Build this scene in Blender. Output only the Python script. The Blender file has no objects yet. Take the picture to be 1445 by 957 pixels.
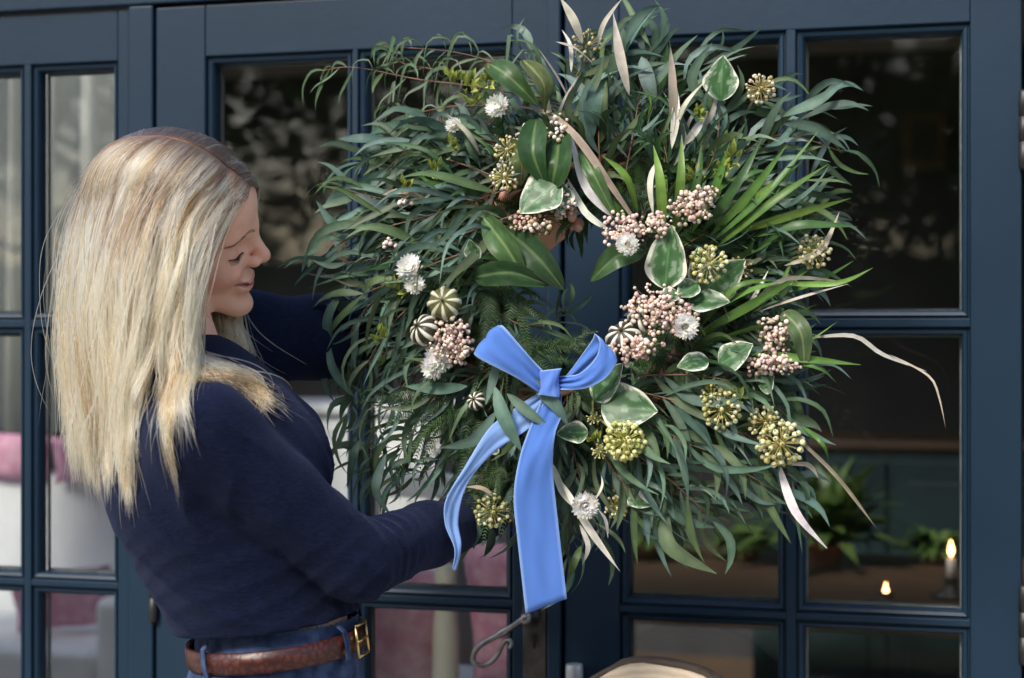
import bpy, bmesh, math, random
import numpy as np
from mathutils import Vector, Matrix, noise as mnoise

random.seed(7); np.random.seed(7)
sc = bpy.context.scene
col = sc.collection
R = math.radians

# ------------------------------------------------------------------ camera
FPX, YAW, CAM_H, HY = 2408.0, R(15.1), 1.38, 464.0
CAM = Vector((2.65*math.sin(YAW), -2.65*math.cos(YAW), CAM_H))
VF = Vector((-math.sin(YAW), math.cos(YAW), 0)); VR = Vector((math.cos(YAW), math.sin(YAW), 0)); VU = Vector((0, 0, 1))
cd = bpy.data.cameras.new('camera'); cam = bpy.data.objects.new('camera', cd); col.objects.link(cam)
cd.sensor_width = 36.0; cd.lens = FPX/1445*36.0; cd.clip_start = 0.05; cd.clip_end = 400
cd.shift_y = -(478.5-HY)/1445.0
cam.location = CAM; cam.rotation_euler = (R(90), 0, YAW)
cd.dof.use_dof = True; cd.dof.focus_distance = 2.20; cd.dof.aperture_fstop = 3.4
sc.camera = cam

# ------------------------------------------------------------------ sky, sun, exposure
SUN_EL, SUN_AZ = R(41), R(200)        # azimuth measured clockwise from +Y
w = bpy.data.worlds.new('World'); sc.world = w; w.use_nodes = True
wn = w.node_tree.nodes; wl = w.node_tree.links
sky = wn.new('ShaderNodeTexSky'); sky.sky_type = 'NISHITA'; sky.sun_disc = False
sky.sun_elevation = SUN_EL; sky.sun_rotation = SUN_AZ; sky.air_density = 1.0; sky.dust_density = 2.5
wl.new(sky.outputs[0], wn['Background'].inputs[0]); wn['Background'].inputs[1].default_value = 0.13
sd = bpy.data.lights.new('sun', 'SUN'); sun = bpy.data.objects.new('sun', sd); col.objects.link(sun)
sd.energy = 1.5; sd.angle = R(14); sd.color = (1.0, 0.95, 0.88)
sun_dir = Vector((math.sin(SUN_AZ)*math.cos(SUN_EL), math.cos(SUN_AZ)*math.cos(SUN_EL), math.sin(SUN_EL)))
sun.rotation_euler = sun_dir.to_track_quat('Z', 'Y').to_euler()
sc.view_settings.view_transform = 'Standard'; sc.view_settings.look = 'None'
sc.view_settings.exposure = 1.15; sc.view_settings.gamma = 1.0; sc.view_settings.use_curve_mapping = False
sc.cycles.use_denoising = True
sc.cycles.max_bounces = 10; sc.cycles.transparent_max_bounces = 24; sc.cycles.diffuse_bounces = 4

# ------------------------------------------------------------------ helpers
def P(px, py, d):
    """photograph pixel at camera depth d (metres) -> world point"""
    return CAM + VF*d + VR*((px-722.5)/FPX*d) + VU*((HY-py)/FPX*d)
def PY(px, py, Y):
    """photograph pixel on the world plane y = Y"""
    d = VF + VR*((px-722.5)/FPX) + VU*((HY-py)/FPX)
    return CAM + d*((Y-CAM.y)/d.y)

def mesh(name, verts, faces, smooth=False):
    me = bpy.data.meshes.new(name); me.from_pydata([tuple(v) for v in verts], [], faces); me.update()
    if smooth: me.polygons.foreach_set('use_smooth', [True]*len(me.polygons))
    return me
def obj(name, me, mat=None, parent=None, smooth=False):
    o = bpy.data.objects.new(name, me); col.objects.link(o)
    if mat is not None and not me.materials: me.materials.append(mat)
    if smooth: me.polygons.foreach_set('use_smooth', [True]*len(me.polygons))
    if parent is not None: o.parent = parent
    return o
def empty(name, loc=(0, 0, 0)):
    o = bpy.data.objects.new(name, None); col.objects.link(o); o.location = loc; o.empty_display_size = 0.05
    return o
def tag(o, label=None, cat=None, group=None, kind=None):
    if label: o['label'] = label
    if cat: o['category'] = cat
    if group: o['group'] = group
    if kind: o['kind'] = kind
    return o
def loc_parent(o, parent):
    o.parent = parent; o.matrix_parent_inverse = Matrix.Translation(-parent.location)

class MB:
    def __init__(s): s.v = []; s.f = []; s.c = []
    def add(s, v, f, c=None):
        n = len(s.v); s.v += [tuple(p) for p in v]; s.f += [tuple(i+n for i in q) for q in f]
        if c is not None: s.c += list(c) if len(c) == len(v) and not isinstance(c[0], float) else [tuple(c)]*len(v)
    def box(s, x0, x1, y0, y1, z0, z1, c=None):
        s.add([(x0,y0,z0),(x1,y0,z0),(x1,y1,z0),(x0,y1,z0),(x0,y0,z1),(x1,y0,z1),(x1,y1,z1),(x0,y1,z1)],
              [(0,3,2,1),(4,5,6,7),(0,1,5,4),(1,2,6,5),(2,3,7,6),(3,0,4,7)], c)
    def tube(s, pts, rad, n=6, c=None, caps=True):
        pts = [Vector(p) for p in pts]; m = len(pts)
        rad = rad if isinstance(rad, (list, tuple)) else [rad]*m
        t0 = (pts[1]-pts[0]).normalized(); a = t0.orthogonal().normalized(); vs = []
        for i in range(m):
            t = (pts[min(i+1, m-1)]-pts[max(i-1, 0)]).normalized()
            a = (a - t*a.dot(t)); a = a.normalized() if a.length > 1e-6 else t.orthogonal().normalized()
            b = t.cross(a)
            for k in range(n):
                q = 2*math.pi*k/n; vs.append(pts[i]+(a*math.cos(q)+b*math.sin(q))*rad[i])
        fs = [(i*n+k, i*n+(k+1) % n, (i+1)*n+(k+1) % n, (i+1)*n+k) for i in range(m-1) for k in range(n)]
        if caps: fs += [tuple(range(n-1, -1, -1)), tuple(range((m-1)*n, m*n))]
        s.add(vs, fs, c)
    def lathe(s, prof, n=16, base=(0, 0, 0), axis=None, c=None):
        """prof [(r, h)] round the axis"""
        ax = Vector(axis or (0, 0, 1)).normalized(); a = ax.orthogonal().normalized(); b = ax.cross(a); base = Vector(base)
        vs = [base+ax*h+(a*math.cos(2*math.pi*k/n)+b*math.sin(2*math.pi*k/n))*r for r, h in prof for k in range(n)]
        m = len(prof)
        fs = [(i*n+k, i*n+(k+1) % n, (i+1)*n+(k+1) % n, (i+1)*n+k) for i in range(m-1) for k in range(n)]
        fs += [tuple(range(n-1, -1, -1)), tuple(range((m-1)*n, m*n))]
        s.add(vs, fs, c)
    def mesh(s, name='m', smooth=False):
        me = mesh(name, s.v, s.f, smooth)
        if s.c and len(s.c) == len(s.v):
            at = me.color_attributes.new('col', 'FLOAT_COLOR', 'POINT')
            at.data.foreach_set('color', [x for c in s.c for x in (c[0], c[1], c[2], 1.0)])
        return me
    def build(s, name, mat, parent=None, smooth=False): return obj(name, s.mesh(name, smooth), mat, parent)

def bevel_box(x0, x1, y0, y1, z0, z1, b=0.002, seg=2):
    bm = bmesh.new(); bmesh.ops.create_cube(bm, size=1)
    for v in bm.verts:
        v.co = Vector((x0+(v.co.x+.5)*(x1-x0), y0+(v.co.y+.5)*(y1-y0), z0+(v.co.z+.5)*(z1-z0)))
    if b: bmesh.ops.bevel(bm, geom=bm.edges[:], offset=b, segments=seg, profile=.5, affect='EDGES')
    me = bpy.data.meshes.new('box'); bm.to_mesh(me); bm.free(); return me

def material(name, base=(.5, .5, .5), rough=.5, metal=0, spec=.5, **kw):
    m = bpy.data.materials.new(name); m.use_nodes = True; nt = m.node_tree; b = nt.nodes['Principled BSDF']
    b.inputs['Base Color'].default_value = (*base, 1); b.inputs['Roughness'].default_value = rough
    b.inputs['Metallic'].default_value = metal; b.inputs['Specular IOR Level'].default_value = spec
    for k, v in kw.items(): b.inputs[k.replace('_', ' ')].default_value = v
    return m
def N(m, t, **kw):
    n = m.node_tree.nodes.new(t)
    for k, v in kw.items():
        if k in n.inputs: n.inputs[k].default_value = v
        else: setattr(n, k, v)
    return n
def L(m, a, b): m.node_tree.links.new(a, b)
def BS(m): return m.node_tree.nodes['Principled BSDF']
def ramp(m, fac, stops):
    r = N(m, 'ShaderNodeValToRGB'); e = r.color_ramp.elements
    while len(e) < len(stops): e.new(0.5)
    for i, (p, c) in enumerate(stops): e[i].position = p; e[i].color = (*c, 1)
    L(m, fac, r.inputs[0]); return r.outputs[0]
def noisy(m, c1, c2, scale=8, detail=4, coord='Object', stretch=None, bump=0, bscale=None, bdist=.002, lo=.35, hi=.65):
    tc = N(m, 'ShaderNodeTexCoord'); src = tc.outputs[coord]
    if stretch:
        mp = N(m, 'ShaderNodeMapping'); mp.inputs['Scale'].default_value = stretch; L(m, src, mp.inputs[0]); src = mp.outputs[0]
    n = N(m, 'ShaderNodeTexNoise', Scale=scale, Detail=detail); L(m, src, n.inputs['Vector'])
    c = ramp(m, n.outputs[0], [(lo, c1), (hi, c2)]); L(m, c, BS(m).inputs['Base Color'])
    if bump:
        n2 = N(m, 'ShaderNodeTexNoise', Scale=bscale or scale*4, Detail=6); L(m, src, n2.inputs['Vector'])
        bp = N(m, 'ShaderNodeBump', Strength=bump, Distance=bdist); L(m, n2.outputs[0], bp.inputs['Height']); L(m, bp.outputs[0], BS(m).inputs['Normal'])
    return m
def vcol(m, mix=None):
    a = N(m, 'ShaderNodeVertexColor'); a.layer_name = 'col'; L(m, a.outputs[0], BS(m).inputs['Base Color']); return a

M = {}
M['paint'] = noisy(material('door_paint', rough=.42, spec=.28), (.0066, .0210, .0410), (.0094, .0265, .0500), scale=3, detail=3, stretch=(1, 1, 1), bump=.25, bscale=60, bdist=.0012)
M['black'] = material('dark_iron', (.012, .012, .013), .45)
M['steel'] = noisy(material('worn_steel', rough=.34, metal=1.0), (.16, .155, .15), (.32, .31, .30), scale=60)
M['plate'] = noisy(material('tarnished_plate', rough=.5, metal=.6), (.05, .045, .04), (.10, .09, .08), scale=40)
M['spacer'] = noisy(material('glazing_spacer', rough=.4, metal=.35), (.42, .44, .45), (.62, .64, .66), scale=30)
# window glass: clear pane with Fresnel reflection and old-glass ripple
g = bpy.data.materials.new('window_glass'); g.use_nodes = True; nt = g.node_tree; nt.nodes.clear()
out = N(g, 'ShaderNodeOutputMaterial'); mx = N(g, 'ShaderNodeMixShader'); tr = N(g, 'ShaderNodeBsdfTransparent'); gl = N(g, 'ShaderNodeBsdfGlossy', Roughness=.015)
tr.inputs[0].default_value = (.93, .955, .95, 1)
fr = N(g, 'ShaderNodeFresnel', IOR=1.46); tc = N(g, 'ShaderNodeTexCoord'); nz = N(g, 'ShaderNodeTexNoise', Scale=5, Detail=2)
bp = N(g, 'ShaderNodeBump', Strength=.05, Distance=.01); L(g, tc.outputs['Object'], nz.inputs['Vector']); L(g, nz.outputs[0], bp.inputs['Height'])
L(g, bp.outputs[0], gl.inputs['Normal']); L(g, fr.outputs[0], mx.inputs[0]); L(g, tr.outputs[0], mx.inputs[1]); L(g, gl.outputs[0], mx.inputs[2]); L(g, mx.outputs[0], out.inputs[0])
M['glass'] = g
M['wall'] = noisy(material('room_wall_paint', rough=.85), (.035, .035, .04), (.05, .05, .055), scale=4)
M['ceil'] = material('ceiling_paint', (.45, .45, .44), .9)
M['boards'] = noisy(material('floor_boards', rough=.5), (.10, .065, .04), (.17, .11, .07), scale=4, stretch=(1, 12, 1))
M['white'] = noisy(material('white_furniture_paint', rough=.45), (.70, .70, .71), (.80, .80, .80), scale=6)
M['pink'] = noisy(material('pink_fabric', rough=.9), (.58, .24, .36), (.72, .42, .52), scale=30)
M['curtain'] = noisy(material('curtain_linen', rough=.95), (.46, .46, .42), (.74, .74, .68), scale=3, stretch=(60, 60, .6))
cm = M['curtain']; tl = N(cm, 'ShaderNodeBsdfTranslucent'); tl.inputs[0].default_value = (.60, .60, .55, 1); cx = N(cm, 'ShaderNodeMixShader'); cx.inputs[0].default_value = .55
L(cm, BS(cm).outputs[0], cx.inputs[1]); L(cm, tl.outputs[0], cx.inputs[2]); L(cm, cx.outputs[0], cm.node_tree.nodes['Material Output'].inputs[0])
M['oak'] = noisy(material('oak_wood', rough=.5), (.055, .03, .018), (.10, .06, .035), scale=6, stretch=(1, 14, 14))
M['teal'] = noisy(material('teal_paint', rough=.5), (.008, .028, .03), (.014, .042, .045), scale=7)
M['wax'] = material('candle_wax', (.78, .72, .60), .5)
M['flame'] = material('flame', (1, .5, .15), .5, Emission_Color=(1, .42, .14, 1), Emission_Strength=9.0)
M['stone'] = noisy(material('patio_stone', rough=.8), (.36, .33, .29), (.50, .46, .40), scale=5, bump=.5, bscale=30, bdist=.004)
M['lawn'] = noisy(material('lawn_soil', rough=.9), (.07, .11, .03), (.30, .25, .14), scale=1.6)
M['house'] = noisy(material('house_brick_paint', rough=.85), (.30, .28, .25), (.38, .36, .32), scale=5)

# ------------------------------------------------------------------ the glazed doors
def frame_ring(x0, x1, z0, z1, prof):
    """mitred frame round an opening; prof = [(outward, y)]"""
    vs, fs = [], []
    for d, y in prof: vs += [(x0-d, y, z0-d), (x1+d, y, z0-d), (x1+d, y, z1+d), (x0-d, y, z1+d)]
    for i in range(len(prof)-1):
        for k in range(4): fs.append((i*4+k, i*4+(k+1) % 4, (i+1)*4+(k+1) % 4, (i+1)*4+k))
    return mesh('ring', vs, fs)
ROWS = [(1.407, 1.812), (.970, 1.370), (.535, .935)]
MO = .0125
def glazed(name, label, cat, x0, x1, z0, z1, cols, group=None, y0=0.0):
    root = empty(name, ((x0+x1)/2, y0+.022, z0)); tag(root, label, cat, group)
    def part(n, me, mat, par=root, smooth=False):
        o = obj(n, me, M[mat], None); o.parent = par
        o.location = -Vector(root.location)+Vector((0, y0, 0)) if par is root else (0, 0, 0)
        return o
    xs = [x0]+[v for c in cols for v in (c[0]-MO, c[1]+MO)]+[x1]
    zt, zb = ROWS[0][1]+MO, ROWS[-1][0]-MO
    T = .044
    part('stile', bevel_box(xs[0], xs[1], 0, T, z0, z1, .0025), 'paint'); part('stile', bevel_box(xs[-2], xs[-1], 0, T, z0, z1, .0025), 'paint')
    part('rail', bevel_box(xs[1], xs[-2], .0005, T-.001, zt, z1, .002), 'paint')
    part('bottom_panel', bevel_box(xs[1], xs[-2], .0005, T-.001, z0, zb, .002), 'paint')
    for i in range(1, len(cols)):
        part('glazing_bar', bevel_box(xs[2*i], xs[2*i+1], .001, T-.002, zb-.005, zt+.005, .0015), 'paint')
    for c in cols:
        for (a, b), (a2, b2) in zip(ROWS, ROWS[1:]):
            part('glazing_bar', bevel_box(c[0]-MO, c[1]+MO, .0014, T-.003, b2+MO, a-MO, .0012), 'paint')
        for a, b in ROWS:
            pn = part('pane', bevel_box(c[0]-.008, c[1]+.008, .030, .034, a-.008, b+.008, 0), 'glass')
            part('moulding', frame_ring(c[0], c[1], a, b, [(0, .0295), (0, .012), (.003, .0065), (.0075, .0045), (.0085, .0085), (.0105, .0085), (MO+.001, .0012)]), 'paint', pn)
            part('spacer', frame_ring(c[0], c[1], a, b, [(-.0035, .0352), (-.0035, .0385), (.003, .0385)]), 'spacer', pn)
    return root, part
leafA, partA = glazed('french_door', 'blue painted glazed door leaf with curled handle behind the woman and wreath', 'door', -.607, .0785, .06, 1.908, [(-.506, -.276), (-.242, -.012)])
leafB, partB = glazed('french_door', 'blue painted glazed door leaf on the right half showing candle flames', 'door', .0835, .7595, .06, 1.908, [(.182, .410), (.449, .675)])
winS, partS = glazed('side_window', 'blue painted glazed side window with curtain behind the blonde hair', 'window', -1.104, -.657, .06, 1.908, [(-1.002, -.866), (-.828, -.691)], y0=.004)
# moulded edge on the closing stile, lock plate and keyhole, hinges
partA('meeting_bead', bevel_box(.058, .0795, -.009, -.0005, .07, 1.90, .003), 'paint')
lp = partA('lock_plate', bevel_box(.018, .055, -.003, -.0004, .84, 1.02, .0012), 'plate')
k = MB(); k.lathe([(.0045, 0), (.0045, .003)], 12, (.036, -.0055, .905), (0, 1, 0)); k.box(.0345, .0375, -.0052, -.0031, .886, .903)
partA('keyhole', k.mesh(), 'black', lp)
# curled iron handle
h = MB(); hc = []
S0 = PY(738, 873, -.035); S1 = PY(700, 897, -.04)
path = [(750, 868), (738, 874), (722, 885), (705, 895), (690, 903), (676, 912), (668, 924), (669, 935), (680, 939), (692, 935), (702, 924), (708, 912), (714, 903), (720, 903), (722, 909), (719, 915)]
pts = [PY(x, y, -.036-.004*math.sin(i*.5)) for i, (x, y) in enumerate(path)]
def smooth_path(p, n=4):
    p = [Vector(q) for q in p]; out = []
    for i in range(len(p)-1):
        a, b, c, d = p[max(i-1, 0)], p[i], p[i+1], p[min(i+2, len(p)-1)]
        for j in range(n):
            t = j/n; out.append(.5*((2*b)+(c-a)*t+(2*a-5*b+4*c-d)*t*t+(3*b-a-3*c+d)*t**3))
    return out+[p[-1]]
sp = smooth_path(pts, 4); m = len(sp)
h.tube(sp, [.0052-.0022*(i/m)+(.0022 if 9 < i < 13 else 0) for i in range(m)], 10)
hd = partA('handle', h.mesh('handle', True), 'steel')
h = MB(); q = PY(750, 868, 0); h.lathe([(.016, -.003), (.016, -.007), (.010, -.011), (.0085, -.034), (.0095, -.040), (.004, -.043)], 16, (q.x, 0, q.z), (0, 1, 0)); partA('handle_rose', h.mesh('rose', True), 'steel', hd)
def hinge(part, x, zc, n='hinge'):
    b = MB(); b.lathe([(.004, -.058), (.0075, -.054), (.0075, -.018), (.0066, -.0175), (.0066, -.0165), (.0075, -.016), (.0075, .018), (.0066, .0185), (.0066, .0195), (.0075, .02), (.0075, .054), (.004, .058)], 12, (x, -.006, zc)); part(n, b.mesh(n, True), 'black')
for z in (1.665, .955, .25): hinge(partB, .7615, z)
for z in (.955, .25): hinge(partA, -.6085, z)
# frame round the doors: part of the house
fr_ = empty('door_frame', (0, .03, 0)); tag(fr_, 'blue painted timber frame and posts around the glazed doors', 'door frame')
def fpart(n, *a):
    o = obj(n, bevel_box(*a, .003), M['paint'], fr_); o.location = (0, -.03, 0); return o
fpart('post', -.655, -.611, -.004, .10, 0, 1.912); fpart('post', .766, .90, -.012, .10, 0, 1.912); fpart('post', -1.20, -1.106, -.004, .10, 0, 1.912)
fpart('head', -1.20, .90, -.006, .10, 1.914, 2.06); fpart('sill', -1.20, .90, -.05, .12, 0, .056)
fpart('stop', .0745, .0875, .047, .07, .06, 1.905)
# outer house wall pieces (never seen straight on, cut low to let sun over into the room)
hs = empty('house_wall', (0, .2, 0)); tag(hs, 'painted house wall around the glazed doors', 'wall')
for a in ((-4, -1.203, .01, .3, 0, 2.12), (.903, 4, .01, .3, 0, 2.12), (-1.203, .903, .012, .3, 2.063, 2.12)):
    o = obj('wall_panel', bevel_box(*a, 0), M['house'], hs); o.location = (0, -.2, 0)

# ------------------------------------------------------------------ the room behind the glass
def struct(n, me, mat): return tag(obj(n, me, M[mat]), kind='structure')
struct('room_floor', bevel_box(-3.4, 3.4, .301, 4.6, -.1, .02, 0), 'boards')
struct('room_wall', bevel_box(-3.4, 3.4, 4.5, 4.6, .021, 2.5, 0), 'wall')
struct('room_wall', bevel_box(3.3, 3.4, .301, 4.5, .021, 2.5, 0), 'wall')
struct('ceiling', bevel_box(-.45, 3.4, .62, 4.6, 2.501, 2.6, 0), 'ceil'); struct('ceiling', bevel_box(1.3, 3.4, .301, .619, 2.501, 2.6, 0), 'ceil'); struct('ceiling', bevel_box(-3.4, -.451, 2.4, 4.6, 2.501, 2.6, 0), 'ceil'); [struct('added_roof_beam', bevel_box(x, x+.05, .302, 2.399, 2.501, 2.6, 0), 'ceil') for x in (-3.3, -2.6, -1.9, -1.2, -.5)]  # unseen roof left open, beams added; gaps shaped to let sunlight onto the furniture
for a in ((-3.4, -3.3, .301, 4.5, .021, .7), (-3.4, -3.3, .301, 4.5, 2.25, 2.5), (-3.4, -3.3, .301, .9, .701, 2.249), (-3.4, -3.3, 3.2, 4.5, .701, 2.249)):  # unseen side wall, its opening added to let sky light into the room
    struct('room_wall', bevel_box(*a, 0), 'wall')

def curtain(x0, x1, y, z0, z1, folds, amp, label):
    n, mz = 160, 14; vs, fs = [], []; ph = random.random()*6
    for j in range(mz+1):
        t = j/mz; z = z1+(z0-z1)*t
        for i in range(n+1):
            s = i/n; x = x0+(x1-x0)*s+.01*math.sin(5*s+3*t)
            vs.append((x, y+amp*(.6+.5*t)*math.sin(s*folds*6.283+ph+.8*math.sin(3*t+7*s))+.4*amp*math.sin(s*folds*13+2*t), z))
    fs = [(j*(n+1)+i, j*(n+1)+i+1, (j+1)*(n+1)+i+1, (j+1)*(n+1)+i) for j in range(mz) for i in range(n)]
    o = obj('curtain', mesh('curtain', vs, fs, True), M['curtain']); tag(o, label, 'curtain')
curtain(-2.35, -1.25, 1.3, 1.12, 2.45, 10, .05, 'pale gathered short curtain inside the side window')
# white sideboard with pink cushions behind the side window
def cabinet(name, label, x0, x1, y0, y1, h, doors, group=None, top='white', fin='white'):
    r = empty(name, ((x0+x1)/2, (y0+y1)/2, .02)); tag(r, label, 'cabinet', group)
    def p(n, a, b=.004, mat=fin, par=r):
        o = obj(n, bevel_box(*a, b), M[mat]); o.parent = par; o.location = -r.location if par is r else (0, 0, 0); return o
    p('carcass', (x0, x1, y0, y1, .10, h-.03)); p('top', (x0-.02, x1+.02, y0-.02, y1+.01, h-.029, h), .006, top)
    for x in (x0+.02, x1-.06):
        for y in (y0+.02, y1-.06): p('leg', (x, x+.04, y, y+.04, .02, .099))
    wd = (x1-x0-.04)/doors
    for i in range(doors):
        xa = x0+.02+i*wd+.006; xb = xa+wd-.012
        d = p('door', (xa, xb, y0-.018, y0-.001, .14, h-.06)); p('door_panel', (xa+.05, xb-.05, y0-.026, y0-.019, .20, h-.12), .004, fin, d)
        kb = MB(); kb.lathe([(.006, 0), (.006, -.012), (.013, -.02), (.010, -.03)], 12, (xb-.025, y0-.0185, h*.55), (0, 1, 0)); o = kb.build('knob', M['steel'], d, True)
    return r
cabinet('white_cabinet', 'tall white panelled cabinet seen through the lower door pane behind the arm', -1.55, -.72, 1.9, 2.3, 1.17, 2)
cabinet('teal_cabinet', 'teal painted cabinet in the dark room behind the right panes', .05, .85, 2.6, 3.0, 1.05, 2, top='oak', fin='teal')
def cushion(loc, wx, wy, wz, label, rot=(0, 0, 0)):
    n = 14; vs, fs = [], []
    for sgn in (1, -1):
        for i in range(n+1):
            for j in range(n+1):
                a, b = 2*i/n-1, 2*j/n-1
                th = (max(0, (1-a**4)*(1-b**4)))**.55
                pin = 1-.07*(1-abs(a))**.5*abs(b)**4
                vs.append((a*wx*(1-.06*(1-b*b)), sgn*th*wy+.004*math.sin(9*a+5*b), b*wz*(1-.06*(1-a*a))))
    k2 = (n+1)**2
    for i in range(n):
        for j in range(n):
            q = (i*(n+1)+j, (i+1)*(n+1)+j, (i+1)*(n+1)+j+1, i*(n+1)+j+1); fs.append(q); fs.append(tuple(v+k2 for v in reversed(q)))
    o = obj('cushion', mesh('cushion', vs, fs, True), M['pink']); o.location = loc; o.rotation_euler = rot; tag(o, label, 'cushion'); return o
# white sofa in the sunny half of the room
b = empty('sofa', (-1.95, 1.95, .02)); tag(b, 'white sofa bathed in light seen through the side window', 'sofa')
def bp_(n, *a, bev=.03):
    o = obj(n, bevel_box(*a, bev, 4), M['white'], b, True); o.location = -b.location
bp_('seat', -3.0, -1.58, 1.55, 2.15, .30, .52); bp_('backrest', -3.0, -1.58, 2.151, 2.32, .12, .93); bp_('armrest', -1.579, -1.45, 1.55, 2.32, .12, .66); bp_('base', -2.98, -1.60, 1.57, 2.14, .10, .299)
for x in (-2.95, -1.56):
    for y in (1.60, 2.2): bp_('leg', x, x+.06, y, y+.06, .02, .119, bev=.004)
cushion((-2.25, 2.16, .985), .20, .06, .075, 'pink cushion on the sofa back at the far left pane', (0, .05, 0))
cushion((-1.86, 2.12, .99), .17, .06, .07, 'pink cushion on the sofa back beside the long hair', (0, -.08, 0))
cushion((-1.78, 1.75, .62), .15, .05, .09, 'pink cushion low on the sofa seat in bottom left pane', (.3, -.1, .2))
cushion((-.42, .62, .80), .12, .05, .13, 'pink cushion in the bottom pane beside the belt buckle', (0, .2, 0))
cushion((-.16, .66, .83), .11, .05, .14, 'pink cushion in the bottom pane nearest the curled handle', (0, -.1, 0))
# chair carrying those two cushions
ch = empty('painted_chair', (-.28, .75, .02)); tag(ch, 'cream painted chair holding pink cushions inside the door', 'chair')
def cp(n, *a, bev=.006):
    o = obj(n, bevel_box(*a, bev), M['white'], ch); o.location = -ch.location
cp('seat', -.58, 0, .55, .95, .62, .66); cp('rail', -.58, 0, .90, .94, 1.02, 1.07)
for x in (-.58, -.31, -.04):
    cp('spindle', x, x+.035, .905, .935, .661, 1.019)
for x in (-.57, -.05):
    for y in (.57, .89): cp('leg', x, x+.04, y, y+.04, .02, .619)
v_ = MB(); v_.lathe([(.02, .0), (.028, .02), (.026, .12), (.020, .22), (.024, .26), (.018, .262)], 20, (-.295, .60, .661)); tag(v_.build('vase', M['wax'], None, True), 'slim cream vase between the pink cushions in bottom pane', 'vase')
# table with candles
tb = empty('dining_table', (.9, 1.6, .02)); tag(tb, 'dark wooden table carrying candles behind the right door', 'table')
def tp(n, *a, bev=.005, mat='oak'):
    o = obj(n, bevel_box(*a, bev), M[mat], tb); o.location = -tb.location
tp('tabletop', -.35, 1.7, 1.2, 2.25, .72, .76); 
for x in (-.29, 1.58):
    for y in (1.26, 2.13): tp('leg', x, x+.06, y, y+.06, .02, .719)
def candle(px, py, Y, label):
    q = PY(px, py, Y); r = empty('candle', (q.x, Y, .761)); tag(r, label, 'candle', 'candles on the table inside')
    hgt = q.z-.03-.761
    m_ = MB(); m_.lathe([(.045, 0), (.05, .008), (.02, .014), (.014, max(.02, hgt*.45)), (.02, max(.026, hgt*.5)), (.018, max(.03, hgt*.52))], 16); m_.build('holder', M['plate'], r, True)
    m_ = MB(); m_.lathe([(.011, hgt*.5), (.0105, hgt), (.004, hgt+.003)], 14); m_.build('stick', M['wax'], r, True)
    m_ = MB(); m_.lathe([(.0015, hgt+.006), (.0065, hgt+.015), (.006, hgt+.023), (.003, hgt+.033), (.0006, hgt+.043)], 12); m_.build('flame', M['flame'], r, True)
candle(1342, 770, 1.5, 'lit candle with the higher flame behind the right door'); candle(1250, 830, 1.35, 'lit candle with the lower flame behind the right door')
# picture on the far wall
pf = empty('picture_frame', (1.2, 4.5, 0)); q0 = PY(1272, 160, 4.48); q1 = PY(1336, 240, 4.48); pf.location = (q0.x, 4.49, q1.z); tag(pf, 'small framed picture on the back wall through the top right pane', 'picture')
W_, H_ = q1.x-q0.x, q0.z-q1.z
for n, a, mt in (('frame', (0, W_, -.03, 0, 0, H_), 'oak'), ('mount', (.04, W_-.04, -.035, -.031, .04, H_-.04), 'wall'), ('print', (.09, W_-.09, -.038, -.036, .10, H_-.10), 'black')):
    obj(n, bevel_box(*a, .002), M[mt], pf)

# ------------------------------------------------------------------ the garden behind the photographer (mirrored in the glass)
struct('garden_ground', mesh('g', [(-60, -80, -.02), (60, -80, -.02), (60, .3, -.02), (-60, .3, -.02)], [(0, 1, 2, 3)]), 'lawn')
pv = struct('patio', mesh('p', [(-6, -4.6, -.012), (6, -4.6, -.012), (6, .012, -.012), (-6, .012, -.012)], [(0, 1, 2, 3)]), 'black')
pm = [bevel_box(-w/2, w/2, -.29, .29, -.04, 0, .006, 1) for w in (.58, .88, .43)]
for me in pm: me.materials.append(M['stone'])
for r_ in range(7):
    x = -3.6+random.random()*.4
    while x < 3.4:
        k_ = random.randrange(3); w_ = (.58, .88, .43)[k_]
        o = obj('paving_slab', pm[k_], None, pv); o.location = (x+w_/2, -.33-.6*r_, random.uniform(-.003, .002)); x += w_+.02
M['leaf_hedge'] = noisy(material('hedge_leaf', rough=.5), (.035, .065, .018), (.14, .19, .05), scale=2.5)
M['bark'] = noisy(material('bark', rough=.9), (.05, .035, .025), (.11, .08, .06), scale=12, bump=.6, bdist=.02)
def translucent(m, c, k):
    t = N(m, 'ShaderNodeBsdfTranslucent'); t.inputs[0].default_value = (*c, 1); x = N(m, 'ShaderNodeMixShader'); x.inputs[0].default_value = k
    L(m, BS(m).outputs[0], x.inputs[1]); L(m, t.outputs[0], x.inputs[2]); L(m, x.outputs[0], m.node_tree.nodes['Material Output'].inputs[0])
translucent(M['leaf_hedge'], (.22, .28, .06), .4)
def leaf_cloud(name, mat, sampler, n, size, parent=None):
    vs = np.zeros((n*4, 3)); 
    for i in range(n):
        c = sampler(); a = Vector(np.random.normal(size=3)).normalized(); b_ = a.orthogonal().normalized(); s = size*random.uniform(.6, 1.4)
        for k, (p, q) in enumerate(((0, 1), (.38, 0), (0, -1), (-.38, 0))): vs[i*4+k] = c+a*(q*s)+b_*(p*s)
    me = bpy.data.meshes.new(name); me.from_pydata(vs.tolist(), [], [(4*i, 4*i+1, 4*i+2, 4*i+3) for i in range(n)])
    return obj(name, me, mat, parent)
def hedge_s():
    y = -9.2+random.random()**2*1.2; z = random.random()**.85*(2.4+.6*math.sin(random.random()*6))
    x = random.uniform(-9.2, 9.2); z *= 1.7 if x < -2.5 else 1.0; return Vector((x, y-.25*math.sin(x*1.3)-.2*math.sin(3*x+z*2), z+.35*math.sin(x*.9)*z/4.6))
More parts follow.
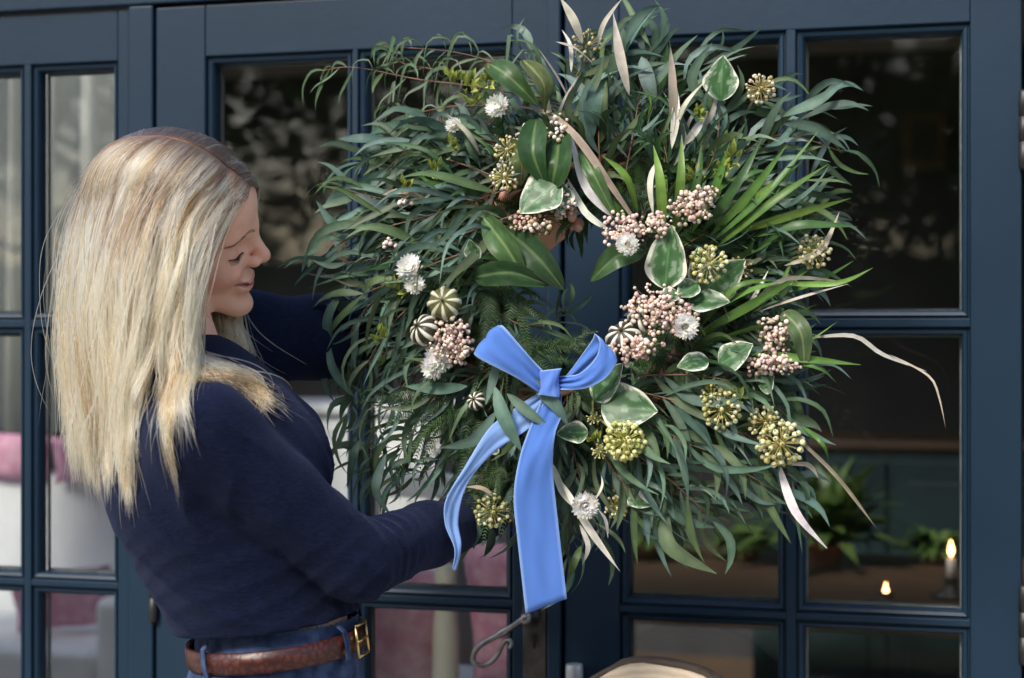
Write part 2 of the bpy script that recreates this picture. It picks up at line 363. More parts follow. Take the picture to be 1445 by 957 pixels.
hg = empty('hedge', (0, -9.5, 0)); tag(hg, 'dense green hedge mirrored in the door glass', 'hedge')
c_ = MB(); c_.box(-9, 9, -.9, -.1, 0, 1.9); o = c_.build('core', M['leaf_hedge'], hg)
o = leaf_cloud('foliage', M['leaf_hedge'], hedge_s, 30000, .06); o.parent = hg; o.location = (0, 9.5, 0); tag(o, kind='stuff')
M['leaf_tree'] = noisy(material('tree_leaf', rough=.5), (.05, .085, .02), (.20, .24, .06), scale=1.2)
translucent(M['leaf_tree'], (.28, .31, .07), .4)
def tree(x, y, h, rad, label, n=15000):
    t = empty('tree', (x, y, 0)); tag(t, label, 'tree', 'garden trees mirrored in the glass')
    m_ = MB(); m_.tube([(0, 0, 0), (.05, 0, h*.3), (-.04, .05, h*.55), (.05, 0, h*.8)], [.16, .12, .09, .04], 8)
    cl = []
    for k in range(16):
        a = random.random()*6.28; zz = h*random.uniform(.35, .92); rr = rad*random.uniform(.4, .95)*(1.15-abs(zz/h-.6))
        c = Vector((math.cos(a)*rr, math.sin(a)*rr, zz)); cl.append((c, rad*random.uniform(.3, .5)))
        m_.tube([(0, 0, zz*.7), c*.6+Vector((0, 0, zz*.3)), c], [.05, .035, .012], 5)
    m_.build('trunk', M['bark'], t)
    def s_():
        c, r_ = random.choice(cl); d = Vector(np.random.normal(size=3)).normalized(); return c+d*r_*random.random()**.35
    o = leaf_cloud('crown', M['leaf_tree'], s_, n, .10, t)
for x, y, h_, r_, lb in ((-6.5, -10.5, 6.5, 2.6, 'leafy tree at the left of the mirrored garden'), (-2.2, -11.5, 7.2, 2.7, 'tall leafy tree in the middle of the mirrored garden'), (2.3, -10.8, 6.4, 2.5, 'leafy tree right of the middle in the mirrored garden'), (6.8, -11, 7, 2.7, 'leafy tree at the right of the mirrored garden')):
    tree(x, y, h_, r_, lb)

# ------------------------------------------------------------------ plants added on the table, imitating garden reflections in the right-hand panes
M['terracotta'] = noisy(material('terracotta', rough=.85), (.34, .13, .06), (.48, .21, .11), scale=14)
M['plant'] = noisy(material('pot_plant_leaf', rough=.45), (.03, .07, .015), (.10, .15, .04), scale=12)
M['log'] = noisy(material('pale_stone', rough=.8), (.16, .10, .06), (.34, .22, .13), scale=10, bump=.4)
def added_plant(px, py, Y, r, h, n, ln, label, spread=1.0, z0=.761):
    q = PY(px, py, Y); t = empty('added_plant', (q.x, Y, z0)); tag(t, label, 'pot plant')
    m_ = MB(); m_.lathe([(r*.7, 0), (r*.95, h*.85), (r*1.08, h*.86), (r*1.08, h), (r*.9, h), (r*.85, h*.9)], 20); m_.build('pot', M['terracotta'], t, True)
    m_ = MB()
    for i in range(n):
        a = random.random()*6.28; e = random.uniform(.1, 1.3)/spread; d = Vector((math.cos(a)*math.cos(e), math.sin(a)*math.cos(e), math.sin(e))); l = ln*random.uniform(.5, 1.1)
        p0 = Vector((0, 0, h*.9)); p1 = p0+d*l*.6; p2 = p0+d*l+Vector((0, 0, -.25*l)); s_ = d.cross(Vector((0, 0, 1))).normalized()*l*.09
        m_.add([p0, p1-s_, p2, p1+s_], [(0, 1, 2, 3)])
    o = m_.build('leaves', M['plant'], t); tag(o, kind='stuff')
added_plant(905, 775, 2.0, .06, .05, 260, .16, 'added bright pot plant imitating garden reflections on the table left of the candles', 1.8)
added_plant(1050, 775, 2.05, .05, .04, 200, .13, 'added small pale pot plant imitating garden reflections on the table in the middle of the right door', 2.0)
added_plant(1165, 780, 1.95, .05, .06, 120, .30, 'added spiky dark pot plant imitating garden reflections on the table left of the lower flame', .9)
added_plant(1320, 780, 2.1, .05, .035, 170, .14, 'added trailing pot plant imitating garden reflections on the table behind the higher flame', 1.9)
# ------------------------------------------------------------------ log slice propped on a stool outside the door
stl = empty('stool', (.26, -.2, -.012)); tag(stl, 'low wooden stool below the log slice', 'stool')
LS = PY(928, 1132, -.14)
stl.location = (LS.x, -.17, -.012)
LR = .203; top = LS.z-LR-.012
m_ = MB(); m_.lathe([(.17, top-.03+.012), (.18, top-.02+.012), (.18, top+.006), (.17, top+.0115)], 32); m_.build('seat', M['oak'], stl)
for a in range(3):
    an_ = a*2.094+.4; m_ = MB(); m_.tube([(.12*math.cos(an_), .12*math.sin(an_), top-.02), (.17*math.cos(an_), .17*math.sin(an_), 0)], [.018, .014], 10); m_.build('leg', M['oak'], stl, True)
ls = empty('log_slice', (LS.x, -.14, LS.z-LR)); tag(ls, 'round pale log slice with bark rim propped at the bottom edge', 'log slice')
n_ = 72; vs, fs = [], []
rim = [LR*(1+.018*math.sin(5*a)+.012*math.sin(11*a+1)) for a in [6.283*i/n_ for i in range(n_)]]
def disc(y, s): return [(rim[i]*s*math.cos(6.283*i/n_), y, LR+rim[i]*s*math.sin(6.283*i/n_)) for i in range(n_)]
m_ = MB(); f0 = disc(-.022, .982); f1 = disc(.022, .982); m_.add(f0+f1, [tuple(range(n_)), tuple(range(2*n_-1, n_-1, -1))]+[(i, n_+i, n_+(i+1) % n_, (i+1) % n_) for i in range(n_)])
M['wood_face'] = material('cut_wood', rough=.75); tc = N(M['wood_face'], 'ShaderNodeTexCoord'); mp = N(M['wood_face'], 'ShaderNodeMapping'); mp.inputs['Location'].default_value = (0, 0, -LR); L(M['wood_face'], tc.outputs['Object'], mp.inputs[0])
wv_ = N(M['wood_face'], 'ShaderNodeTexWave', Scale=28, Distortion=2.2); wv_.wave_type = 'RINGS'; wv_.rings_direction = 'Y'; wv_.inputs['Detail'].default_value = 3; wv_.inputs['Detail Scale'].default_value = 1.5; L(M['wood_face'], mp.outputs[0], wv_.inputs['Vector'])
L(M['wood_face'], ramp(M['wood_face'], wv_.outputs['Fac'], [(0, (.58, .46, .33)), (1, (.72, .61, .47))]), BS(M['wood_face']).inputs['Base Color'])
m_.build('cut_face', M['wood_face'], ls)
m_ = MB(); vs = []
for y, s in ((-.020, .984), (-.0215, .994), (-.010, 1.008), (.010, 1.008), (.0215, .994), (.020, .984)):
    vs += [(p[0]*(1+random.uniform(-.006, .006)), p[1]+random.uniform(-.002, .002), LR+(p[2]-LR)*(1+random.uniform(-.006, .006))) for p in disc(y, s)]
m_.add(vs, [(k*n_+i, k*n_+(i+1) % n_, (k+1)*n_+(i+1) % n_, (k+1)*n_+i) for k in range(5) for i in range(n_)]); m_.build('bark', M['bark'], ls, True)
q = PY(808, 946, -.03); kb = MB(); kb.lathe([(.0135, -.06), (.0135, -.006), (.0125, 0), (.0, 0)], 18, (q.x, -.018, q.z+.007)); kb.box(q.x-.009, q.x+.009, -.012, -.0002, q.z-.07, q.z-.01)
partB('bolt', kb.mesh('bolt', False), 'spacer')

# ================================================================== THE WREATH
WC = P(828, 412, 2.29)
WN = (Vector((0, -1, 0))*.6 - VF*.4).normalized()
WXv = VU.cross(WN).normalized()
def WP(px, py, off=0.0):
    d = VF + VR*((px-722.5)/FPX) + VU*((HY-py)/FPX)
    t = (WC+WN*off-CAM).dot(WN)/d.dot(WN)
    return CAM+d*t
PX = 2.29/FPX           # metres per photograph pixel at the wreath
wreath = empty('wreath', WP(828, 780)); tag(wreath, 'large eucalyptus wreath with berries, dried flowers and a blue velvet bow', 'wreath')
WO = Vector(wreath.location)

def leaf_material(name, rough=.5, trans=.22):
    m = material(name, rough=rough, spec=.28); nt = m.node_tree; a = vcol(m)
    nz = N(m, 'ShaderNodeTexNoise', Scale=55, Detail=4); tc = N(m, 'ShaderNodeTexCoord'); L(m, tc.outputs['Object'], nz.inputs['Vector'])
    mr = N(m, 'ShaderNodeMapRange'); mr.inputs[1].default_value = .3; mr.inputs[2].default_value = .7; mr.inputs[3].default_value = .78; mr.inputs[4].default_value = 1.2; L(m, nz.outputs[0], mr.inputs[0])
    mu = N(m, 'ShaderNodeVectorMath', operation='SCALE'); L(m, a.outputs[0], mu.inputs[0]); L(m, mr.outputs[0], mu.inputs['Scale'])
    L(m, mu.outputs[0], BS(m).inputs['Base Color'])
    bp = N(m, 'ShaderNodeBump', Strength=.25, Distance=.002); L(m, nz.outputs[0], bp.inputs['Height']); L(m, bp.outputs[0], BS(m).inputs['Normal'])
    if trans:
        t = N(m, 'ShaderNodeBsdfTranslucent'); L(m, mu.outputs[0], t.inputs[0]); mx = N(m, 'ShaderNodeMixShader'); mx.inputs[0].default_value = trans
        L(m, BS(m).outputs[0], mx.inputs[1]); L(m, t.outputs[0], mx.inputs[2]); L(m, mx.outputs[0], nt.nodes['Material Output'].inputs[0])
    return m
M['leaf'] = leaf_material('leaf_surface'); M['leaf_gloss'] = leaf_material('glossy_leaf_surface', .36); M['dry'] = leaf_material('dried_leaf_surface', .75, .15)
M['twig'] = noisy(material('twig_bark', rough=.8), (.10, .055, .035), (.22, .12, .08), scale=40)
M['berry'] = leaf_material('berry_skin', .38, 0); M['petal'] = leaf_material('papery_petal', .7, .5)

PAL = {'euc': [(.086, .152, .120), (.066, .120, .094), (.108, .182, .145), (.048, .088, .066), (.094, .158, .100), (.125, .190, .160), (.078, .122, .050), (.044, .080, .042), (.105, .145, .080)],
       'green': [(.095, .20, .04), (.07, .16, .035), (.14, .25, .05), (.05, .115, .035)],
       'dark': [(.035, .085, .03), (.05, .11, .04), (.03, .07, .028)],
       'olive': [(.10, .13, .045), (.08, .12, .05)],
       'dry': [(.46, .42, .33), (.52, .48, .40), (.38, .33, .25)],
       'white': [(.80, .79, .74), (.72, .70, .64)],
       'fine': [(.09, .15, .075), (.11, .16, .10), (.07, .12, .06)]}
def vary(c, a=.26):
    k = 1+random.uniform(-a, a); return (c[0]*k*random.uniform(.92, 1.08), c[1]*k, c[2]*k*random.uniform(.9, 1.1))
def lance(t, skew=.42):
    return max(.03, math.sin(math.pi*min(1, t**(.693/-math.log(skew)) if t > 0 else 0))**.9)
def oval(t): return max(.02, math.sin(math.pi*t**.72)**.85)
def leaf_geo(path, w, nrm, c, prof=lance, fold=.25, seg=9, twist=0.0, wave=0.0, vein=1.25):
    pts = smooth_path(path, 5); n = len(pts); out_v = []; out_c = []; f = []
    Ls = [0]
    for i in range(1, n): Ls.append(Ls[-1]+(pts[i]-pts[i-1]).length)
    tot = Ls[-1] or 1e-6; ph = random.random()*6
    for s in range(seg+1):
        t = s/seg; d = t*tot; i = 1
        while i < n-1 and Ls[i] < d: i += 1
        u = (d-Ls[i-1])/max(1e-9, Ls[i]-Ls[i-1]); p = pts[i-1].lerp(pts[i], u); tg = (pts[i]-pts[i-1]).normalized()
        nn = nrm-tg*nrm.dot(tg); nn = nn.normalized() if nn.length > 1e-5 else tg.orthogonal().normalized()
        if twist: nn = Matrix.Rotation(twist*(t-.3), 3, tg) @ nn
        sd_ = tg.cross(nn); ww = w*.5*prof(t); wv = wave*w*math.sin(ph+t*9)
        out_v += [p-sd_*ww+nn*(fold*ww+wv), p, p+sd_*ww+nn*(fold*ww-wv)]
        e = .93+.1*t
        out_c += [(c[0]*e, c[1]*e, c[2]*e), (min(1, c[0]*vein), min(1, c[1]*vein), min(1, c[2]*vein)), (c[0]*e, c[1]*e, c[2]*e)]
    for s in range(seg):
        a = s*3; f += [(a, a+1, a+4, a+3), (a+1, a+2, a+5, a+4)]
    return out_v, f, out_c
LEAVES = []      # (visible size, name, geo, material)
def add_leaf(path, w, nrm, c, name='leaf', mat='leaf', bonus=0, **kw):
    g_ = leaf_geo(path, w, nrm, c, **kw)
    size = sum((Vector(path[i+1])-Vector(path[i])).length for i in range(len(path)-1))*w
    LEAVES.append((size*(1+bonus), name, g_, mat))
def rnd_normal(tilt=.6):
    return (WN+Vector(np.random.normal(size=3))*tilt).normalized()
def flow(a):
    tab = [(-180, 190), (-150, 205), (-125, 235), (-100, 265), (-80, 295), (-55, 318), (-30, 338), (0, 368), (30, 392), (60, 432), (90, 447), (120, 490), (150, 528), (180, 550)]
    for (a0, f0), (a1, f1) in zip(tab, tab[1:]):
        if a0 <= a <= a1: return f0+(f1-f0)*(a-a0)/(a1-a0)
STEMS = MB()
def sprig(pts, n, ln, wd, pal='euc', spread=38, curl=.62, stem=.0013, bonus=0, depth=.02, start=.12, gravity=.18, tilt=.55, mat='leaf'):
    """pts [(px,py,off)], leaves alternate along the stem; ln, wd in photograph pixels"""
    W3 = [WP(*p) for p in pts]; sp = smooth_path(W3, 6); m = len(sp)
    STEMS.tube(sp, [stem*(1-.65*i/m) for i in range(m)], 5)
    n = int(n*1.6)
    for k in range(n):
        t = start+(1-start)*(k+random.uniform(-.3, .3))/max(1, n-1); t = min(.995, max(.02, t)); i = min(m-2, int(t*(m-1)))
        p = sp[i]; tg = (sp[i+1]-sp[i]).normalized()
        sgn = 1 if k % 2 else -1
        ang = R(spread)*random.uniform(.35, 1.35)*sgn*(1 if t < .96 else .2)
        d = Matrix.Rotation(ang, 3, WN) @ tg
        d = (d+WN*random.uniform(-.35, .45)).normalized()
        l = ln*PX*random.uniform(.55, 1.42)*(1-.25*t); wdt = wd*PX*random.choice((.45, .52, .6, .7, .85))*random.uniform(.85, 1.1)
        perp = (Matrix.Rotation(-sgn*1.2, 3, WN) @ tg)*curl*random.uniform(-.2, 1.2)
        a1 = p+d*l*.4; a2 = p+(d+perp*.6+Vector((0, 0, -gravity))*.6).normalized()*l*.75; a3 = p+(d+perp*1.2+Vector((0, 0, -gravity*1.6))).normalized()*l
        add_leaf([p, a1, a2, a3], wdt, rnd_normal(tilt), vary(random.choice(PAL[pal])), bonus=bonus, twist=random.uniform(-.9, .9), fold=random.uniform(.05, .4), mat=mat)
# ---- ring base of wound twigs
base = MB()
for k in range(16):
    pts = []; ph = random.random()*6.28; rr = .168+random.uniform(-.02, .02)
    for i in range(49):
        a = 2*math.pi*i/48; q = .018+.008*math.sin(3*a+ph)
        r_ = rr+q*math.cos(5*a+ph+k); pts.append(WC+WXv*(math.cos(a)*r_)+VU*(math.sin(a)*r_)+WN*(q*math.sin(5*a+ph+k)-.012))
    base.tube(pts, random.uniform(.003, .006), 5)
base.v = [tuple(Vector(v)-WO) for v in base.v]
ro = base.build('wreath_base', M['twig'], wreath, True); tag(ro, kind='stuff')

# ---- traced eucalyptus sprigs (photograph pixels, offset toward the viewer)
S = sprig
for a in [
    ([(730, 262, .04), (620, 300, .05), (530, 325, .04), (452, 352, .02)], 15, 105, 15),
    ([(735, 300, .05), (640, 335, .06), (560, 360, .05), (480, 372, .03)], 14, 110, 15),
    ([(725, 340, .05), (640, 362, .07), (560, 395, .06), (478, 430, .03)], 14, 110, 15),
    ([(700, 250, .03), (620, 222, .03), (545, 215, .02), (500, 235, 0)], 12, 85, 14),
    ([(680, 285, .03), (600, 275, .04), (540, 280, .03), (490, 268, .02)], 12, 95, 16),
    ([(660, 335, .02), (570, 390, .03), (505, 450, .03), (478, 520, .01)], 13, 100, 14),
    ([(640, 385, .03), (560, 450, .04), (515, 520, .03), (488, 590, .01)], 14, 95, 13),
    ([(650, 450, .02), (580, 530, .03), (535, 600, .02), (520, 660, 0)], 12, 90, 12),
    ([(660, 500, .02), (600, 580, .02), (565, 640, .01), (552, 690, 0)], 12, 95, 12),
    ([(640, 560, 0), (590, 610, 0), (540, 640, -.01), (500, 650, -.02)], 10, 80, 11),
    ([(700, 560, .02), (650, 620, .02), (610, 660, .01), (570, 670, 0)], 10, 80, 11),
    ([(720, 230, .02), (680, 190, .03), (630, 170, .02), (560, 180, .01)], 11, 80, 16),
    ([(700, 200, .03), (640, 190, .03), (590, 200, .03), (540, 245, .02)], 10, 80, 17),
    # top
    ([(850, 270, .02), (845, 190, .03), (852, 120, .02), (885, 60, .01)], 12, 110, 17),
    ([(825, 240, .02), (805, 170, .03), (812, 110, .02), (845, 70, .01)], 10, 110, 19),
    ([(880, 260, .03), (895, 180, .03), (905, 120, .02), (920, 60, .01)], 12, 105, 15),
    ([(930, 270, .01), (945, 190, .02), (960, 130, .01), (1000, 80, 0)], 12, 95, 14),
    ([(970, 260, .01), (1000, 190, .02), (1030, 150, .01), (1090, 140, 0)], 11, 90, 15),
    ([(990, 280, .02), (1050, 230, .03), (1100, 190, .02), (1165, 135, .01)], 9, 95, 14),
    ([(1000, 250, .02), (1060, 210, .03), (1110, 190, .02), (1190, 215, .01)], 9, 95, 14),
    ([(780, 230, .01), (770, 170, .01), (760, 120, 0), (740, 75, -.01)], 8, 90, 14),
    # right
    ([(960, 350, .03), (1030, 310, .04), (1090, 280, .03), (1150, 245, .02)], 12, 100, 15),
    ([(980, 370, .03), (1050, 330, .03), (1110, 310, .02), (1165, 300, .01)], 11, 90, 14),
    ([(990, 400, .01), (1060, 380, .02), (1110, 360, .01), (1150, 330, 0)], 8, 80, 13),
    # bottom right
    ([(860, 545, .04), (950, 565, .06), (1030, 600, .05), (1095, 640, .03)], 15, 105, 17),
    ([(870, 575, .05), (950, 615, .07), (1030, 655, .06), (1105, 700, .03)], 15, 110, 18),
    ([(850, 600, .04), (910, 650, .06), (960, 690, .05), (1010, 740, .03)], 13, 100, 18),
    ([(830, 610, .03), (870, 670, .04), (900, 700, .04), (930, 740, .02)], 12, 95, 17),
    ([(900, 530, .05), (980, 530, .07), (1050, 545, .06), (1115, 590, .04)], 12, 105, 18),
    ([(920, 560, .04), (1010, 590, .06), (1080, 640, .05), (1130, 690, .03)], 12, 100, 16),
    ([(880, 640, .02), (940, 690, .03), (1000, 710, .03), (1100, 705, .01)], 11, 95, 16),
    ([(940, 500, .03), (1010, 505, .04), (1070, 530, .03), (1110, 570, .02)], 10, 90, 15),
    # bottom
    ([(800, 600, .02), (815, 660, .03), (830, 710, .02), (850, 760, .01)], 10, 90, 15),
    ([(770, 600, .01), (760, 670, .01), (720, 720, .01), (670, 760, 0)], 9, 95, 16),
    ([(740, 590, .01), (700, 650, .02), (670, 700, .01), (640, 745, 0)], 8, 90, 14),
    ([(790, 640, 0), (800, 700, .0), (805, 750, -.01), (800, 790, -.01)], 7, 85, 15),
    # inner lower left
    ([(700, 440, .02), (740, 460, .03), (780, 455, .02), (800, 430, .01)], 7, 70, 13),
    ([(690, 520, .04), (640, 545, .05), (590, 560, .04), (540, 555, .03)], 10, 85, 13),
]: S(*a, bonus=.6)
# sparse fine-leaved sprays reaching out top left
for a in [([(800, 150, .03), (690, 125, .03), (590, 112, .02), (500, 95, .01), (455, 100, 0)], 12, 62, 8),
          ([(780, 130, .02), (700, 90, .02), (630, 72, .01), (540, 66, 0)], 14, 55, 7),
          ([(720, 150, .02), (640, 150, .02), (580, 160, .02), (545, 150, .01)], 8, 55, 8),
          ([(690, 110, .01), (630, 100, .01), (570, 90, 0), (545, 70, 0)], 10, 50, 7)]:
    S(*a, pal='fine', spread=55, gravity=.55, stem=.0012)
# outstanding single leaves of the silhouette (base -> tip, through a bend)
for (x0, y0), (x1, y1), (x2, y2), wd, pl in [
    ((540, 318), (480, 322), (446, 283), 17, 'euc'), ((560, 300), (520, 285), (485, 272), 14, 'euc'), ((545, 195), (510, 196), (477, 196), 15, 'euc'),
    ((1000, 150), (975, 110), (1005, 60), 16, 'euc'), ((1100, 165), (1150, 145), (1190, 117), 16, 'euc'), ((1105, 175), (1150, 180), (1195, 212), 15, 'euc'),
    ((940, 715), (945, 770), (1012, 810), 22, 'euc'), ((1000, 650), (1050, 685), (1112, 712), 22, 'euc'), ((990, 625), (1040, 670), (1080, 685), 20, 'euc'),
    ((545, 640), (530, 690), (552, 728), 13, 'euc'), ((510, 620), (500, 640), (490, 690), 12, 'euc'), ((690, 690), (675, 740), (668, 775), 20, 'euc'),
    ((905, 80), (915, 115), (925, 155), 22, 'euc'), ((865, 110), (838, 140), (835, 200), 28, 'euc'), ((880, 40), (872, 80), (850, 120), 20, 'euc'),
    ((935, 690), (960, 730), (1010, 745), 16, 'euc'), ((820, 770), (812, 790), (800, 820), 11, 'euc'),
    ((470, 500), (462, 450), (490, 400), 14, 'euc'), ((500, 560), (470, 520), (462, 470), 13, 'euc')]:
    add_leaf([WP(x0, y0, .03), WP(x1, y1, .045), WP(x2, y2, .03)], wd*PX, rnd_normal(.3), vary(random.choice(PAL[pl])), bonus=3, seg=12)
# leaves lying over the bow
for p, wd in [([(745, 530, .088), (785, 572, .092), (802, 602, .080)], 20), ([(698, 545, .085), (712, 590, .095), (738, 640, .080)], 20), ([(715, 555, .086), (750, 585, .09), (778, 605, .08)], 15), ([(700, 580, .07), (670, 620, .075), (620, 632, .06)], 17), ([(702, 500, .075), (698, 530, .08), (685, 572, .07)], 14), ([(660, 545, .06), (620, 548, .06), (570, 545, .05)], 17)]:
    add_leaf([WP(*q) for q in p], wd*PX, rnd_normal(.2), vary(PAL['euc'][2]), bonus=5, seg=12)
# bright green blades on the right, fanning out
for p, wd in [
    ([(935, 330), (932, 260), (922, 205)], 20), ([(950, 330), (960, 260), (962, 190)], 18), ([(960, 320), (985, 255), (990, 200)], 18), ([(975, 330), (1010, 260), (1030, 200)], 18),
    ([(990, 330), (1040, 260), (1075, 195)], 18), ([(1000, 335), (1060, 270), (1110, 205)], 18), ([(1000, 345), (1080, 275), (1155, 185)], 14), ([(1010, 350), (1090, 285), (1168, 232)], 17),
    ([(1030, 330), (1110, 305), (1200, 280)], 18), ([(1060, 335), (1130, 318), (1210, 320)], 19), ([(1010, 300), (1050, 250), (1085, 240)], 16), ([(1020, 310), (1080, 270), (1130, 230)], 16),
    ([(985, 470), (1060, 430), (1140, 382)], 18), ([(985, 475), (1070, 425), (1110, 400)], 15), ([(990, 460), (1040, 405), (1090, 395)], 14), ([(975, 492), (1060, 462), (1160, 447)], 20), ([(1000, 445), (1060, 410), (1125, 395)], 16),
    ([(1050, 498), (1120, 505), (1215, 515)], 16), ([(1060, 503), (1150, 518), (1180, 540)], 9), ([(1100, 400), (1180, 400), (1232, 378)], 11), ([(790, 130), (750, 105), (705, 100)], 17), ([(1130, 600), (1160, 625), (1170, 650)], 9), ([(900, 300), (885, 250), (850, 220)], 16), ([(905, 320), (865, 290), (835, 255)], 18)]:
    add_leaf([WP(x, y, o) for (x, y), o in zip(p, (.045, .075, .055))], wd*.72*PX, (WN+Vector(np.random.normal(size=3))*.35).normalized(), vary(random.choice(PAL['green'])), 'blade', 'leaf_gloss', bonus=4, seg=12, fold=.3, twist=random.uniform(-.4, .4))
for k in range(60):
    a = R(random.uniform(-18, 95)); b0 = (random.uniform(925, 1010), random.uniform(290, 350)); l = random.uniform(70, 150); b2 = (b0[0]+l*math.cos(a), b0[1]-l*math.sin(a))
    add_leaf([WP(*b0, .01), WP((b0[0]+b2[0])/2, (b0[1]+b2[1])/2-6, .035), WP(*b2, .01)], random.uniform(9, 16)*PX, rnd_normal(.5), vary(random.choice(PAL[random.choice(['green', 'green', 'euc', 'dark'])])), 'blade', 'leaf_gloss', seg=8)
# dry pale leaves and grasses
for p, wd, pl in [
    ([(908, 328, .07), (865, 265, .085), (815, 195, .08), (770, 158, .06), (718, 150, .05)], 15, 'dry'), ([(870, 310, .06), (830, 270, .07), (812, 220, .06), (805, 180, .05)], 17, 'white'), ([(860, 325, .05), (825, 300, .06), (800, 250, .05)], 14, 'white'),
    ([(822, 62, .03), (810, 30, .04), (789, -6, .03)], 17, 'dry'), ([(843, 66, .02), (852, 35, .03), (878, -2, .02)], 10, 'dry'), ([(835, 88, .03), (810, 68, .04), (781, 58, .03)], 17, 'dry'), ([(806, 102, .02), (805, 65, .02), (793, 42, .01)], 8, 'white'), ([(803, 140, .02), (785, 105, .03), (755, 62, .02)], 7, 'dry'),
    ([(888, 135, .06), (874, 80, .07), (865, 18, .05)], 19, 'dry'), ([(950, 190, .05), (948, 120, .06), (945, 58, .04)], 18, 'dry'), ([(948, 210, .045), (954, 160, .055), (952, 110, .05)], 16, 'white'), ([(965, 205, .06), (980, 185, .065), (998, 160, .06)], 15, 'dry'),
    ([(1098, 652, .05), (1122, 722, .06), (1167, 774, .04)], 17, 'white'), ([(1118, 612, .05), (1180, 670, .06), (1238, 747, .04)], 11, 'dry'), ([(1140, 477, .04), (1205, 474, .05), (1245, 500, .05), (1308, 524, .04)], 8, 'dry'), ([(1255, 500, .04), (1310, 530, .05), (1325, 560, .05), (1335, 607, .04)], 4, 'dry'),
    ([(1060, 430, .06), (1110, 393, .07), (1195, 398, .06)], 10, 'white'), ([(1070, 440, .05), (1130, 420, .06), (1200, 400, .05)], 6, 'dry'), ([(793, 680, .05), (830, 745, .06), (876, 808, .04)], 15, 'white'), ([(818, 740, .03), (830, 770, .04), (822, 797, .03)], 10, 'dry'), ([(780, 655, .04), (795, 695, .05), (815, 720, .05)], 14, 'white'), ([(845, 720, .05), (855, 735, .05), (858, 760, .04)], 6, 'white'), ([(840, 705, .05), (850, 685, .05), (848, 670, .04)], 5, 'white'),
    ([(900, 690, .04), (912, 702, .05), (928, 716, .04)], 16, 'white'), ([(1110, 655, .05), (1140, 655, .05), (1155, 675, .04)], 10, 'dry'), ([(702, 706, .05), (680, 690, .06), (650, 688, .05)], 10, 'dry'), ([(925, 230, .05), (918, 260, .06), (922, 305, .05)], 12, 'white'), ([(1040, 440, .04), (1060, 425, .05), (1085, 380, .04)], 8, 'white'), ([(1010, 395, .03), (1050, 375, .04), (1098, 350, .03)], 6, 'dry'), ([(540, 275, .05), (570, 270, .055), (610, 285, .04)], 12, 'dry')]:
    add_leaf([WP(*q) for q in p], wd*.74*PX, (WN+Vector(np.random.normal(size=3))*.35).normalized(), vary(random.choice(PAL[pl]), .1), 'dried_leaf', 'dry', bonus=5, seg=14, fold=random.uniform(.1, .6), twist=random.uniform(-1, 1), wave=.05, vein=.9)
for k in range(70):
    a = random.choice([random.uniform(10, 120), random.uniform(-75, 20), random.uniform(120, 250)]); r0 = random.uniform(190, 270); fa = R(flow(((a+180) % 360)-180)+random.uniform(-22, 22)); l = random.uniform(60, 125)
    x0, y0 = 828+r0*math.cos(R(a))*1.05, 412-r0*math.sin(R(a)); o_ = random.uniform(0, .05); bd = random.uniform(-.5, .5)
    add_leaf([WP(x0, y0, o_), WP(x0+l*.5*math.cos(fa), y0-l*.5*math.sin(fa), o_+.02), WP(x0+l*math.cos(fa+bd), y0-l*math.sin(fa+bd), o_)], random.uniform(4, 9)*PX, rnd_normal(.5), vary(random.choice(PAL[random.choice(['euc', 'green', 'fine', 'dry', 'dark'])])), 'blade', 'leaf', seg=9, twist=random.uniform(-1.2, 1.2))
# ---- random filling sprigs over the ring, following its flow
for k in range(150):
    a = random.uniform(-180, 180); r0 = random.uniform(105, 215); fa = R(flow(a)+random.uniform(-25, 25)); l = random.uniform(70, 135)
    x0, y0 = 828+r0*math.cos(R(a))*1.05, 412-r0*math.sin(R(a)); off = random.uniform(-.045, .02)
    pts = [(x0, y0, off), (x0+l*.5*math.cos(fa), y0-l*.5*math.sin(fa), off+.02), (x0+l*math.cos(fa+.2), y0-l*math.sin(fa+.2), off+.005)]
    sprig(pts, random.randint(8, 12), random.uniform(60, 95), random.uniform(11, 16), random.choice(['euc', 'euc', 'euc', 'dark', 'fine']), stem=.001, tilt=.7)
for k in range(26):
    a = random.uniform(40, 330); r0 = random.uniform(125, 165); fa = R(a+180+random.choice((-1, 1))*random.uniform(40, 95)); l = random.uniform(45, 80); x0, y0 = 828+r0*math.cos(R(a)), 412-r0*math.sin(R(a)); off = random.uniform(-.05, .0)
    sprig([(x0, y0, off), (x0+l*.5*math.cos(fa), y0-l*.5*math.sin(fa), off+.01), (x0+l*math.cos(fa+.2), y0-l*math.sin(fa+.2), off)], 6, 55, 12, random.choice(['euc', 'dark', 'dark']), stem=.001, tilt=.7)
